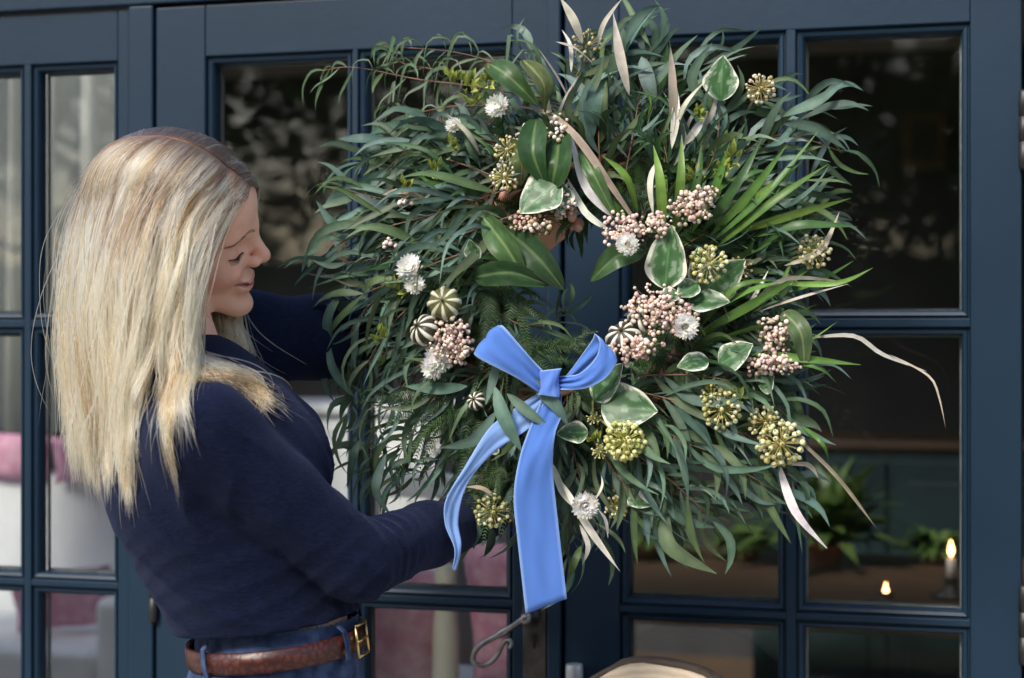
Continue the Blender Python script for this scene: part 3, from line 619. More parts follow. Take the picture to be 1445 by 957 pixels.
# ---- dark conifer fronds packed into the ring (needles)
needles = MB()
def frond(p0, d, ln, side=.02):
    c = random.choice([(.03, .07, .018), (.045, .095, .025), (.025, .055, .02)]); n = int(ln/.0032); up = rnd_normal(.3); sd_ = d.cross(up).normalized()
    for i in range(n):
        t = i/n; p = p0+d*ln*t+Vector((0, 0, -.02*t*t)); l = side*(1-.75*t)*random.uniform(.8, 1.15)
        for sg in (-1, 1):
            q = p+(sd_*sg*.8+d*.6+up*random.uniform(-.25, .35))*l; wv = d*.0011
            cc = vary(c, .25); needles.add([p-wv, q, p+wv], [(0, 1, 2)], [cc]*3)
for k in range(260):
    a = random.uniform(0, 6.283); r0 = random.uniform(90, 215) if k < 190 else random.uniform(95, 150); x0, y0 = 828+r0*math.cos(a)*1.05, 412-r0*math.sin(a)
    fa = R(flow(((math.degrees(a)+180) % 360)-180)+random.uniform(-50, 50))
    p0 = WP(x0, y0, random.uniform(-.02, .02)); d = (WXv*math.cos(fa)+VU*math.sin(fa)+WN*random.uniform(-.2, .4)).normalized(); frond(p0, d, random.uniform(.05, .10))
for (x, y), ang in [((690, 420), -95), ((675, 400), -60), ((650, 400), 200), ((700, 450), -100), ((690, 390), -30), ((720, 410), -80), ((735, 480), -10), ((760, 490), 10), ((780, 480), 20), ((700, 470), -60), ((640, 540), 200), ((600, 560), 190), ((660, 560), 250), ((690, 600), 260), ((700, 650), 250), ((620, 590), 230), ((640, 570), 220), ((730, 640), 280), ((745, 660), 265)]:
    for j in range(3):
        a = R(ang+random.uniform(-22, 22)); d = (WXv*math.cos(a)+VU*math.sin(a)+WN*random.uniform(-.1, .3)).normalized(); frond(WP(x+random.uniform(-12, 12), y+random.uniform(-12, 12), .045), d, random.uniform(.06, .10), .016)
needles.v = [tuple(Vector(v)-WO) for v in needles.v]
tag(needles.build('conifer_fronds', M['leaf'], wreath), kind='stuff')
# ---- the 290 largest leaves are parts, the rest one mass
LEAVES.sort(key=lambda q: -q[0])
rest = {}
for i, (sz, nm, (v, f, c), mt) in enumerate(LEAVES):
    v = [Vector(q)-WO for q in v]
    if i < 285:
        m_ = MB(); m_.add(v, f, c); m_.build(nm, M[mt], wreath, True)
    else: rest.setdefault(mt, MB()).add(v, f, c)
for mt, m_ in rest.items(): tag(m_.build('foliage', M[mt], wreath, True), kind='stuff')
STEMS.v = [tuple(Vector(v)-WO) for v in STEMS.v]
tag(STEMS.build('stems', M['twig'], wreath, True), kind='stuff')

# ---- broad dark leaves
def broad_leaf(path, wd, nrm, c):
    sp = smooth_path(path, 8); nl, na = len(sp)-1, 12; vs, cs, fs = [], [], []; ph = random.random()*9; tot = (sp[-1]-sp[0]).length
    for i in range(nl+1):
        t = i/nl; tg = (sp[min(i+1, nl)]-sp[max(i-1, 0)]).normalized(); nn = (nrm-tg*nrm.dot(tg)).normalized(); sd_ = tg.cross(nn); ww = wd*.5*oval(t)*(1+.04*math.sin(9*t+ph))
        for j in range(na+1):
            s = 2*j/na-1; a = abs(s); vein = math.sin((t*1.0-a*.16)*62)
            p = sp[i]+sd_*(s*ww)+nn*(.22*ww*a**1.2+.0006*vein*min(1, a*4)*(1-a)+.0018*mnoise.noise(Vector((t*4, s*2, ph)))-.10*ww*a*a*math.sin(3*t+ph))
            k = 1+.28*mnoise.noise(Vector((t*7, s*4, ph+3)))+(.16 if vein > .86 else 0)-.10*a; cc = (c[0]*k, c[1]*k, c[2]*k)
            if j == na//2: cc = (min(1, c[0]*2.3+.05), min(1, c[1]*1.8+.05), min(1, c[2]*2+.02))
            if a > .99: cc = (cc[0]*1.25+.01, cc[1]*1.15, cc[2])
            vs.append(p-WO); cs.append(cc)
    for i in range(nl):
        for j in range(na): q = i*(na+1)+j; fs.append((q, q+1, q+na+2, q+na+1))
    m_ = MB(); m_.add(vs, fs, cs); return m_.build('broad_leaf', M['leaf_gloss'], wreath, True)
for p, wd, pl in [
    ([(790, 190), (785, 230), (778, 268)], 56, 'dark'), ([(757, 168), (752, 215), (770, 262)], 40, 'dark'), ([(683, 308), (715, 350), (747, 408)], 42, 'green'), ([(712, 322), (760, 365), (796, 410)], 44, 'dark'), ([(668, 392), (720, 385), (775, 403)], 36, 'dark'),
    ([(910, 352), (870, 362), (833, 398)], 34, 'dark'), ([(738, 85), (765, 115), (770, 160)], 34, 'olive'), ([(720, 200), (735, 225), (735, 262)], 30, 'olive'), ([(690, 90), (720, 110), (760, 150)], 34, 'dark'), ([(820, 210), (840, 250), (870, 310)], 24, 'green'), ([(1105, 440), (1130, 470), (1135, 520)], 30, 'olive')]:
    c = vary(random.choice(PAL[pl]), .1)
    if pl == 'green': c = (.075, .15, .055)
    broad_leaf([WP(x, y, o) for (x, y), o in zip(p, (.06, .085, .07))], wd*PX, (WN+Vector(np.random.normal(size=3))*.3).normalized(), c)
# ---- variegated ivy and pittosporum leaves
def variegated(base_, tip, wd, off=.07, n=(WN*1), cup=.2, green=(.06, .14, .055)):
    p0, p1 = WP(*base_, off-.01), WP(*tip, off); ax = p1-p0; ln = ax.length; t_ = ax.normalized(); nn = (n-t_*n.dot(t_)).normalized(); sd_ = t_.cross(nn)
    na, nl = 24, 34; m_ = MB(); vs, cs, fs = [], [], []; sd0 = random.random()*50; ph = random.random()*6
    for i in range(nl+1):
        t = i/nl; ww = wd*PX*.5*oval(t)*(1+.05*math.sin(11*t+ph))
        for j in range(na+1):
            s = 2*j/na-1
            p = p0+ax*t+sd_*(s*ww)+nn*(cup*ww*s*s*.9-.10*ln*(t-.4)**2+.05*ww*math.sin(7*t+ph+3*s)*abs(s))
            e = abs(s)+.22*mnoise.noise(Vector((t*5+sd0, s*2.5, sd0)))+.14*mnoise.noise(Vector((t*14+sd0, s*8, sd0)))+(.25 if t > .93 else 0)
            gq = mnoise.noise(Vector((t*6, s*3+sd0, 3.1)))
            g1 = tuple(x*(1+.5*gq) for x in green); g2 = (.20, .29, .19); wt = (.78, .79, .64)
            c = wt if e > .86 else (g2 if e > .62+.15*gq or gq > .33 else g1)
            if abs(s) < .05: c = tuple(x*1.7 for x in g1)
            vs.append(p-WO); cs.append(c)
    for i in range(nl):
        for j in range(na): a = i*(na+1)+j; fs.append((a, a+1, a+na+2, a+na+1))
    m_.add(vs, fs, cs); return m_.build('variegated_leaf', M['leaf_gloss'], wreath, True)
def tn(x, y, z=1.0): return (WN*z+WXv*x+VU*y).normalized()
for a in [((1017, 142), (1020, 78), 50, .05, tn(-.2, .5)), ((938, 408), (947, 318), 62, .085, tn(-.3, .3)), ((985, 415), (1052, 368), 58, .075, tn(.3, -.2)), ((1000, 405), (985, 348), 44, .07, tn(-.2, .5)), ((985, 400), (955, 418), 34, .085, tn(-.3, .4)), ((970, 425), (1030, 425), 40, .08, tn(0, .7)),
          ((848, 572), (928, 580), 66, .085, tn(0, .3)), ((838, 565), (878, 512), 46, .075, tn(-.4, .3)), ((790, 255), (733, 300), 62, .085, tn(-.3, .2)), ((795, 262), (790, 300), 34, .08, tn(.4, 0)), ((1000, 508), (955, 517), 32, .09, tn(0, .6)), ((1015, 515), (1062, 485), 40, .085, tn(.2, .5)), ((672, 368), (662, 338), 26, .08, tn(-.3, .2)),
          ((955, 410), (935, 425), 26, .09, tn(0, .5)), ((830, 610), (785, 612), 34, .06, tn(-.2, .5)), ((692, 640), (700, 618), 24, .07, tn(0, .5)), ((1070, 545), (1092, 530), 36, .07, tn(.3, .4)), ((1105, 480), (1140, 500), 36, .05, tn(.6, 0)), ((885, 700), (925, 712), 30, .05, tn(0, .6))]:
    variegated(*a)

# ---- berries, umbels, flowers, pods
def ico(r, sub=1):
    bm = bmesh.new(); bmesh.ops.create_icosphere(bm, subdivisions=sub, radius=r); v = [x.co.copy() for x in bm.verts]; f = [tuple(x.index for x in q.verts) for q in bm.faces]; bm.free(); return v, f
ICO = ico(1.0, 2)
def ball(m_, p, r, c, sq=1.0):
    m_.add([p+v*r for v in ICO[0]], ICO[1], [c]*len(ICO[0]))
def berry_cluster(px, py, rx, ry, off=.075, c=(.64, .48, .41), n=None, rot=0):
    m_ = MB(); n = n or int(rx*ry*.17); ct = WP(px, py, off); ca, sa = math.cos(rot), math.sin(rot)
    for i in range(n):
        u = random.gauss(0, .48); v = random.gauss(0, .48); q = u*u+v*v
        if q > 1.15: continue
        dx, dy = u*rx, v*ry; x, y = dx*ca-dy*sa, dx*sa+dy*ca
        p = WP(px+x, py+y, off+.016*math.sqrt(max(0, 1-q))+random.uniform(-.012, .006))-WO
        cc = vary(random.choice([c, tuple(k*1.25 for k in c), (.48, .32, .28), (.74, .62, .54), (.56, .46, .34)]), .2)
        ball(m_, p, random.choice((1.7, 2.2, 2.6, 3.0, 3.3))*random.uniform(.9, 1.1)*PX, cc)
        if i % 3 == 0: m_.tube([p, (ct-WN*.03-WO)+(p-ct+WO)*.3], .0006, 3, (.22, .16, .10))
    o = m_.build('berry_cluster', M['berry'], wreath, True); tag(o, kind='stuff')
for a in [(635, 478, 32, 36), (750, 316, 32, 18, .07, (.50, .33, .20)), (795, 285, 20, 26, .06), (880, 325, 32, 28), (925, 318, 26, 20), (975, 292, 34, 26), (995, 275, 20, 18), (925, 435, 46, 34, .085), (895, 490, 44, 22, .09, (.60, .42, .36), None, -.35), (955, 450, 30, 26, .08), (1096, 468, 28, 26, .06), (1088, 512, 44, 22, .065), (785, 182, 22, 20, .06, (.62, .55, .46), 30), (568, 288, 14, 7, .075, (.66, .60, .54), 10), (552, 345, 14, 8, .07, (.60, .48, .42), 12), (648, 495, 18, 20, .075)]:
    berry_cluster(*a)
def umbel(px, py, r, off=.085, c=(.44, .42, .15), n=46, tipc=(.62, .60, .34), stem_to=None):
    m_ = MB(); ct = WP(px, py, off-.012)-WO; rr = r*PX
    for i in range(n):
        z = 1-1.7*(i+.5)/n; a = i*2.39996; q = math.sqrt(max(0, 1-z*z)); d = WXv*(q*math.cos(a))+VU*(q*math.sin(a))+WN*z
        d = (d+Vector(np.random.normal(size=3))*.08).normalized(); l = rr*random.uniform(.85, 1.05)
        m_.tube([ct, ct+d*l], .0008, 4, vary(c, .1)); cc = vary(random.choice([c, tipc, tipc]), .15)
        ball(m_, ct+d*l, rr*random.uniform(.105, .15), cc); ball(m_, ct+d*l*1.10, rr*.055, (.20, .17, .07))
    ball(m_, ct, rr*.22, vary(c, .1))
    b_ = WP(*(stem_to or (px-(px-828)*.14, py-(py-412)*.14)), off-.06)-WO
    m_.tube([ct, (ct+b_)/2+WN*.006, b_], [.0016, .0016, .002], 5, (.26, .28, .12))
    o = m_.build('ivy_berry_head', M['berry'], wreath, True); tag(o, kind='stuff')
for a in [(1000, 374, 25), (1148, 355, 22, .06, (.36, .33, .14), 44, (.50, .46, .28), (1060, 385)), (1073, 125, 20, .05, (.36, .30, .12), 40, (.58, .52, .36), (1045, 175)), (882, 622, 27, .10, (.48, .48, .14), 84, (.62, .62, .26), (840, 585)), (1102, 626, 30, .08, (.40, .36, .13), 60), (1080, 597, 22, .07, (.38, .34, .13), 40), (1018, 578, 26, .085), (1005, 560, 16, .08), (695, 722, 24, .06, (.40, .38, .14), 40, (.60, .58, .34), (705, 660)), (716, 212, 19, .075, (.40, .36, .14), 34, (.60, .56, .40)), (712, 250, 20, .075, (.40, .36, .14), 36, (.60, .56, .40)), (846, 637, 11, .08, (.34, .34, .12), 20), (838, 590, 10, .07, (.34, .34, .12), 16), (870, 716, 17, .03, (.34, .30, .08), 30), (828, 66, 22, .02, (.30, .26, .12), 30, (.42, .38, .22)), (845, 110, 14, .02, (.34, .28, .10), 20), (1046, 378, 16, .05, (.36, .30, .10), 22)]:
    umbel(*a)
def buds(px, py, r, c=(.34, .40, .10)):
    m_ = MB()
    for i in range(9):
        a = random.random()*6.28; q = random.random()*r; b0 = WP(px, py+r*.6, .05)-WO; p = WP(px+q*math.cos(a), py+q*math.sin(a), .065)-WO; d = (p-b0).normalized()
        v, f, cc = leaf_geo([p-d*.006, p+WN*.002, p+d*.014], .008, rnd_normal(.5), vary(c), seg=6, fold=.6); m_.add(v, f, cc)
        v, f, cc = leaf_geo([p-d*.006, p+WN*.004, p+d*.012], .006, -rnd_normal(.5), vary(c), seg=6, fold=.6); m_.add(v, f, cc)
    tag(m_.build('bud_cluster', M['leaf'], wreath, True), kind='stuff')
for a in [(640, 112, 18), (660, 118, 16), (672, 138, 18), (688, 112, 14), (578, 400, 18), (560, 405, 12), (612, 240, 12), (572, 262, 12), (1035, 215, 20), (1020, 235, 16), (985, 250, 14), (983, 160, 10), (540, 475, 12), (838, 620, 9), (640, 205, 10), (1040, 560, 14), (1000, 545, 12)]: buds(*a)
def straw_flower(px, py, r, off=.09, d=(0, 0), c=(.93, .93, .90)):
    m_ = MB(); ax = tn(*d); ct = WP(px, py, off)-WO; rr = r*PX; a0 = ax.orthogonal().normalized(); b0 = ax.cross(a0)
    for ring, (n, l, el) in enumerate([(16, .95, .0), (16, 1.0, .3), (15, .98, .6), (13, .92, .9), (11, .85, 1.15), (7, .8, 1.4)]):
        for i in range(n):
            a = 6.283*(i+.5*(ring % 2))/n+random.uniform(-.12, .12); rd = a0*math.cos(a)+b0*math.sin(a); e = el+random.uniform(-.15, .15)
            q = rd*math.cos(e)+ax*math.sin(e); p0 = ct+rd*rr*.12; p1 = p0+q*rr*l*.55; p2 = p0+(q*1.0+ax*.25).normalized()*rr*l
            v, f, cc = leaf_geo([p0, p1, p2], rr*.40, (ax-q*.3).normalized(), vary(c, .06), seg=6, fold=.35, vein=1.0); m_.add(v, f, cc)
    ball(m_, ct+ax*rr*.15, rr*.3, (.70, .67, .55)); return m_.build('straw_flower', M['petal'], wreath, True)
for a in [(703, 151, 18, .07, (-.3, .3)), (579, 379, 20, .09, (-.3, .5)), (586, 402, 15, .09, (0, .2)), (886, 345, 16, .10), (967, 461, 18, .11, (.3, 0)), (622, 503, 22, .07, (-.3, -.2)), (612, 518, 18, .07, (-.4, -.3)), (825, 712, 20, .07, (.3, -.2)), (612, 632, 12, .04), (640, 178, 12, .05, (0, .4)), (578, 560, 10, .04)]:
    straw_flower(*a)
def seed_pod(px, py, r, off=.085, d=(0, .4), c1=(.66, .65, .56), c2=(.04, .036, .022), n=8):
    m_ = MB(); ax = tn(*d); a0 = ax.orthogonal().normalized(); b0 = ax.cross(a0); ct = WP(px, py, off)-WO; rr = r*PX; na, nl = n*8, 14; vs, cs, fs = [], [], []
    for i in range(nl+1):
        th = math.pi*i/nl
        for j in range(na):
            s = (j % 8)/8.0; white = s < .30; w_ = abs(math.sin(math.pi*j/8.0)); rad = rr*(1+(.06 if white else -.05)*math.sin(th))*(1-.18*abs(math.cos(th))**3)
            a = 6.283*j/na; p = ct+(a0*math.cos(a)+b0*math.sin(a))*(math.sin(th)*rad)+ax*(math.cos(th)*rad*.82)
            vs.append(p); cs.append(vary(c1 if white and .25 < th < 2.9 else c2, .08))
    for i in range(nl):
        for j in range(na): fs.append((i*na+j, i*na+(j+1) % na, (i+1)*na+(j+1) % na, (i+1)*na+j))
    m_.add(vs, fs, cs)
    m_.tube([ct+ax*rr*.78, ct+ax*rr*.95], [rr*.10, rr*.06], 6, (.12, .09, .05)); return m_.build('dried_seed_pod', M['berry'], wreath, True)
for a in [(627, 428, 23, .085, (.0, .25), (.58, .58, .44), (.11, .11, .035)), (599, 466, 22, .075, (-.8, .6)), (880, 477, 24, .085, (-.2, .8)), (908, 446, 22, .08, (-.5, .6)), (778, 268, 16, .05, (.6, .2)), (672, 566, 13, .06, (-.3, .4)), (743, 190, 16, .05, (-.4, .2))]:
    seed_pod(*a)

# ---- blue velvet bow
vel = material('blue_velvet', (.095, .20, .60), .9, spec=.12, Sheen_Weight=.5, Sheen_Roughness=.4, Sheen_Tint=(.55, .70, 1, 1)); vcol(vel)
nz = N(vel, 'ShaderNodeTexNoise', Scale=900, Detail=2); bp = N(vel, 'ShaderNodeBump', Strength=.3, Distance=.0006); tc = N(vel, 'ShaderNodeTexCoord'); L(vel, tc.outputs['Object'], nz.inputs['Vector']); L(vel, nz.outputs[0], bp.inputs['Height']); L(vel, bp.outputs[0], BS(vel).inputs['Normal'])
M['velvet'] = vel
bow = empty('bow', WP(772, 540, .09)-WO); bow.parent = wreath
BO = WO+Vector(bow.location)
def ribbon(name, A, B, back=False, crease=.0012, c=(.078, .175, .50), nn=7, gath=1.0):
    a = smooth_path([WP(*p) for p in A], nn); b = smooth_path([WP(*p) for p in B], nn); n = len(a); na = 12; vs, cs, fs = [], [], []; ph = random.random()*9
    for i in range(n):
        t = i/(n-1); nrm = (b[i]-a[i]).cross(a[min(i+1, n-1)]-a[max(i-1, 0)]); nrm = nrm.normalized() if nrm.length > 1e-9 else WN
        for j in range(na+1):
            s = j/na; p = a[i].lerp(b[i], s)+nrm*(crease*math.sin(s*5+ph+t*6)+crease*.7*math.sin(s*11+t*17+ph)+.0035*gath*math.exp(-t*6)*math.sin(s*16+ph+2*t)+.0012*mnoise.noise(Vector((s*5, t*9, ph))))
            vs.append(p-BO); k = 1+.22*mnoise.noise(Vector((t*6, s*4, ph)))
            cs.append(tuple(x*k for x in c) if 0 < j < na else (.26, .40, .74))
    for i in range(n-1):
        for j in range(na): q = i*(na+1)+j; fs.append((q, q+1, q+na+2, q+na+1))
    m_ = MB(); m_.add(vs, fs, cs); o = m_.build(name, M['velvet'], bow, True)
    sm = o.modifiers.new('thick', 'SOLIDIFY'); sm.thickness = .0008; return o
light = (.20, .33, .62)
ribbon('loop', [(770, 528, .088), (745, 500, .100), (712, 462, .108), (704, 459, .098), (712, 470, .080), (760, 532, .072)], [(763, 556, .088), (728, 533, .106), (676, 506, .112), (671, 496, .100), (690, 502, .078), (752, 550, .070)], crease=.0022)
ribbon('loop', [(786, 532, .088), (815, 528, .098), (838, 508, .106), (846, 483, .110), (838, 473, .100), (834, 482, .085), (800, 530, .075)], [(788, 549, .088), (822, 549, .100), (855, 533, .108), (871, 508, .112), (867, 496, .100), (856, 500, .085), (800, 548, .072)], crease=.0018)
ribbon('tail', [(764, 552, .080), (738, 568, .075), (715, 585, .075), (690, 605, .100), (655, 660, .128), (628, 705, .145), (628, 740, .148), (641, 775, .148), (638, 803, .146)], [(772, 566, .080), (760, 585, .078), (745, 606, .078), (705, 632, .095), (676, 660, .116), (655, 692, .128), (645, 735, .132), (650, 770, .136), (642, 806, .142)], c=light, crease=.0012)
ribbon('tail', [(768, 556, .078), (752, 592, .084), (733, 645, .088), (725, 700, .086), (730, 760, .080), (742, 866, .072)], [(792, 556, .078), (793, 585, .086), (784, 612, .090), (780, 660, .084), (788, 740, .076), (800, 845, .070)])
# knot: a short wrapped band
k_ = MB(); ctr = WP(776, 540, .094)-BO; vs, cs, fs = [], [], []
for i in range(17):
    t = i/16; z = (t-.5)*.034; wr = .0105*(1+.22*abs(2*t-1)**2)
    for j in range(24):
        a = 6.283*j/24; rr = 1+.12*math.sin(3*a+7*t)+.10*math.sin(8*a+3*t+1)
        vs.append(ctr+WXv*(math.cos(a)*wr*1.05*rr+.10*z)+WN*(math.sin(a)*.008*rr)+VU*z*(1+.1*math.cos(a))); cs.append((.11, .22, .62) if 0 < i < 16 else (.26, .40, .74))
for i in range(16):
    for j in range(24): fs.append((i*24+j, i*24+(j+1) % 24, (i+1)*24+(j+1) % 24, (i+1)*24+j))
fs += [tuple(range(23, -1, -1)), tuple(range(16*24, 17*24))]
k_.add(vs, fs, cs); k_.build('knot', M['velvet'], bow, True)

# ================================================================== THE WOMAN
PD = 2.15
C0 = CAM+VF*PD
def G(px, py, w=0.0):
    """photograph pixel -> person frame (u right, v up, w toward the camera)"""
    d = PD-w; return np.array([(px-722.5)/FPX*d, (HY-py)/FPX*d, w])
def to_world(a): 
    a = np.asarray(a); return np.asarray(C0)+a[..., 0:1]*np.asarray(VR)+a[..., 1:2]*np.asarray(VU)-a[..., 2:3]*np.asarray(VF)

class Field:
    def __init__(s, lo, hi, res):
        s.lo = np.array(lo, float); s.res = res; s.n = np.ceil((np.array(hi)-s.lo)/res).astype(int)+1
        s.f = np.full(s.n, .2, np.float32)
    def _sub(s, lo, hi):
        a = np.maximum(0, np.floor((lo-s.lo)/s.res).astype(int)); b = np.minimum(s.n, np.ceil((hi-s.lo)/s.res).astype(int)+1)
        if np.any(b <= a): return None
        sl = tuple(slice(i, j) for i, j in zip(a, b))
        g = np.meshgrid(*[(np.arange(i, j)*s.res+l).astype(np.float32) for i, j, l in zip(a, b, s.lo)], indexing='ij', copy=False)
        return sl, g
    def comb(s, sl, d, k, op='u'):
        f = s.f[sl]
        if op == 'u':
            h = np.maximum(k-np.abs(f-d), 0)/max(k, 1e-6); s.f[sl] = np.minimum(f, d)-h*h*k*.25
        else:
            h = np.maximum(k-np.abs(f+d), 0)/max(k, 1e-6); s.f[sl] = np.maximum(f, -d)+h*h*k*.25
    def cone(s, a, b, ra, rb, k=.02, lat=None, fl=1.0, op='u'):
        """round cone a->b; along direction lat the radius is multiplied by fl"""
        a = np.asarray(a, float); b = np.asarray(b, float); mr = max(ra, rb)*max(1, fl)+k+.02
        q = s._sub(np.minimum(a, b)-mr, np.maximum(a, b)+mr)
        if q is None: return
        sl, (x, y, z) = q; ba = b-a; L2 = max(ba@ba, 1e-9)
        px, py, pz = x-a[0], y-a[1], z-a[2]; t = np.clip((px*ba[0]+py*ba[1]+pz*ba[2])/L2, 0, 1)
        dx, dy, dz = px-t*ba[0], py-t*ba[1], pz-t*ba[2]
        if lat is not None:
            l = np.asarray(lat, float); l = l/np.linalg.norm(l); c = (dx*l[0]+dy*l[1]+dz*l[2])*(1/fl-1); dx, dy, dz = dx+c*l[0], dy+c*l[1], dz+c*l[2]
        s.comb(sl, np.sqrt(dx*dx+dy*dy+dz*dz)-(ra+(rb-ra)*t), k, op)
    def ell(s, c, r, B=np.eye(3), k=.02, op='u'):
        c = np.asarray(c, float); r = np.asarray(r, float); mr = r.max()+k+.02
        q = s._sub(c-mr, c+mr)
        if q is None: return
        sl, (x, y, z) = q; x, y, z = x-c[0], y-c[1], z-c[2]
        l = [(B[i][0]*x+B[i][1]*y+B[i][2]*z) for i in range(3)]
        k0 = np.sqrt(sum((l[i]/r[i])**2 for i in range(3))); k1 = np.sqrt(sum((l[i]/r[i]**2)**2 for i in range(3)))
        s.comb(sl, k0*(k0-1)/np.maximum(k1, 1e-6), k, op)
    def grid(s): return np.meshgrid(*[(np.arange(n)*s.res+l).astype(np.float32) for n, l in zip(s.n, s.lo)], indexing='ij', copy=False)
    def nets(s):
        f = s.f; sg = f < 0; n = s.n
        cnt = np.zeros(tuple(n-1), np.uint8)
        for i in (0, 1):
            for j in (0, 1):
                for k in (0, 1): cnt += sg[i:n[0]-1+i, j:n[1]-1+j, k:n[2]-1+k]
        act = np.argwhere((cnt > 0) & (cnt < 8)); idx = np.full(tuple(n-1), -1, np.int32); idx[tuple(act.T)] = np.arange(len(act))
        pos = np.zeros((len(act), 3)); num = np.zeros(len(act)); cor = [(i, j, k) for i in (0, 1) for j in (0, 1) for k in (0, 1)]
        cv = {c: f[act[:, 0]+c[0], act[:, 1]+c[1], act[:, 2]+c[2]] for c in cor}
        for c in cor:
            for ax in range(3):
                if c[ax] == 0:
                    d = list(c); d[ax] = 1; d = tuple(d); a, b = cv[c], cv[d]; m = (a < 0) != (b < 0); t = np.zeros(len(a)); t[m] = a[m]/(a[m]-b[m])
                    p = np.tile(np.array(c, float), (len(a), 1)); p[:, ax] = t; pos[m] += p[m]; num[m] += 1
        v = (act+pos/num[:, None])*s.res+s.lo; faces = []
        for ax in range(3):
            b_, c_ = (ax+1) % 3, (ax+2) % 3; s0 = [slice(1, n[i]-1) for i in range(3)]; s0[ax] = slice(0, n[ax]-1); s1 = list(s0); s1[ax] = slice(1, n[ax])
            A, B_ = sg[tuple(s0)], sg[tuple(s1)]; e = np.argwhere(A != B_); off = np.ones(3, int); off[ax] = 0; e = e+off; flip = sg[tuple(e.T)]
            def id_(db, dc):
                q = e.copy(); q[:, b_] += db; q[:, c_] += dc; return idx[tuple(q.T)]
            quad = np.stack([id_(-1, -1), id_(0, -1), id_(0, 0), id_(-1, 0)], 1); quad[~flip] = quad[~flip][:, ::-1]; faces.append(quad)
        return v, np.concatenate(faces)
def np_mesh(name, v, f, cols=None, smooth=True):
    me = bpy.data.meshes.new(name); me.vertices.add(len(v)); me.vertices.foreach_set('co', np.asarray(v, np.float32).ravel())
    k = f.shape[1]; me.loops.add(f.size); me.loops.foreach_set('vertex_index', f.ravel().astype(np.int32)); me.polygons.add(len(f))
    me.polygons.foreach_set('loop_start', np.arange(0, f.size, k, dtype=np.int32)); me.polygons.foreach_set('loop_total', np.full(len(f), k, np.int32))
    me.update(calc_edges=True); me.polygons.foreach_set('use_smooth', np.full(len(f), smooth))
    if cols is not None:
        at = me.color_attributes.new('col', 'FLOAT_COLOR', 'POINT'); at.data.foreach_set('color', np.concatenate([cols, np.ones((len(cols), 1))], 1).astype(np.float32).ravel())
    return me
def smooth_verts(v, f, it=2, lam=.5):
    for _ in range(it):
        acc = np.zeros_like(v); n = np.zeros(len(v))
        for k in range(4):
            a, b = f[:, k], f[:, (k+1) % 4]; np.add.at(acc, a, v[b]); np.add.at(acc, b, v[a]); np.add.at(n, a, 1); np.add.at(n, b, 1)
        v = v+lam*(acc/np.maximum(n, 1)[:, None]-v)
    return v

foot = P(400, 940, PD); person = empty('person', (foot.x, foot.y, -.012))
tag(person, 'blonde woman in navy jumper and jeans holding up the wreath', 'person'); PO = np.array(person.location)
def pbuild(name, v, f, mat, cols=None, parent=None, smooth=True):
    o = obj(name, np_mesh(name, to_world(v)-PO, f, cols, smooth), M[mat] if isinstance(mat, str) else mat, parent or person); return o

# ---- head frame
pit, rol, yw = R(2), R(29), R(4)
fwd = np.array([math.cos(pit)*math.cos(yw), -math.sin(pit), -math.cos(pit)*math.sin(yw)])
up0 = np.array([0, 1., 0]); up0 = up0-fwd*(up0@fwd); up0 /= np.linalg.norm(up0); lat0 = np.cross(fwd, up0)      # lat0: her right, toward the camera
hup = up0*math.cos(rol)+lat0*math.sin(rol); hrt = lat0*math.cos(rol)-up0*math.sin(rol)
HB = np.array([fwd, hrt, hup])
NOSE = np.array([.1125, 0, -.036])
HO = G(380, 364, -.032)-NOSE@HB
def Hd(x, y, z): return HO+np.array([x, y, z])@HB

body = Field([-.62, -.47, -.36], [.14, .30, .27], .0025)
b = Field(HO-np.array([.15, .19, .15]), HO+np.array([.16, .16, .16]), .0016)
# cranium, face, jaw
b.ell(Hd(-.012, 0, .035), (.097, .074, .088), HB, .01)
b.ell(Hd(.028, 0, -.022), (.060, .056, .080), HB, .025)
for s in (-1, 1):
    b.cone(Hd(.064, s*.012, -.098), Hd(-.004, s*.048, -.052), .015, .018, .018)
    b.ell(Hd(.051, s*.037, -.0405), (.029, .021, .020), HB, .014)         # smiling cheek
b.ell(Hd(.0755, 0, -.1035), (.0160, .018, .0145), HB, .014)
b.ell(Hd(.068, 0, .040), (.026, .042, .034), HB, .03)                    # forehead
b.cone(Hd(.066, -.036, .008), Hd(.083, 0, .010), .009, .010, .015); b.cone(Hd(.066, .036, .008), Hd(.083, 0, .010), .009, .010, .015)
for s in (-1, 1):
    b.ell(Hd(.086, s*.034, -.011), (.014, .017, .010), HB, .012, op='s')
    b.ell(Hd(.0620, s*.0325, -.0135), (.0142, .0148, .0125), HB, .004)   # lid over the eyeball
# nose
b.cone(Hd(.086, 0, .004), Hd(.1035, 0, -.029), .0070, .0085, .012)
b.ell(Hd(.1035, 0, -.0335), (.0103, .0100, .0086), HB, .006)
for s in (-1, 1):
    b.ell(Hd(.0932, s*.0112, -.0372), (.0093, .0064, .0072), HB, .005)
    b.ell(Hd(.0980, s*.0055, -.0455), (.0030, .0020, .0024), HB, .003, op='s')
# mouth
b.ell(Hd(.078, 0, -.069), (.0135, .025, .015), HB, .014)
b.ell(Hd(.0890, 0, -.0640), (.0045, .0210, .0030), HB, .004); b.ell(Hd(.0872, 0, -.0735), (.0048, .0185, .0036), HB, .004)
for s in (-1, 1):
    b.cone(Hd(.0950, s*.002, -.0692), Hd(.0835, s*.020, -.0660), .0018, .0018, .002, op='s'); b.cone(Hd(.0835, s*.020, -.0660), Hd(.0690, s*.034, -.0560), .0018, .0020, .003, op='s')
    b.ell(Hd(.0, s*.074, -.012), (.018, .006, .030), HB, .006)           # ears
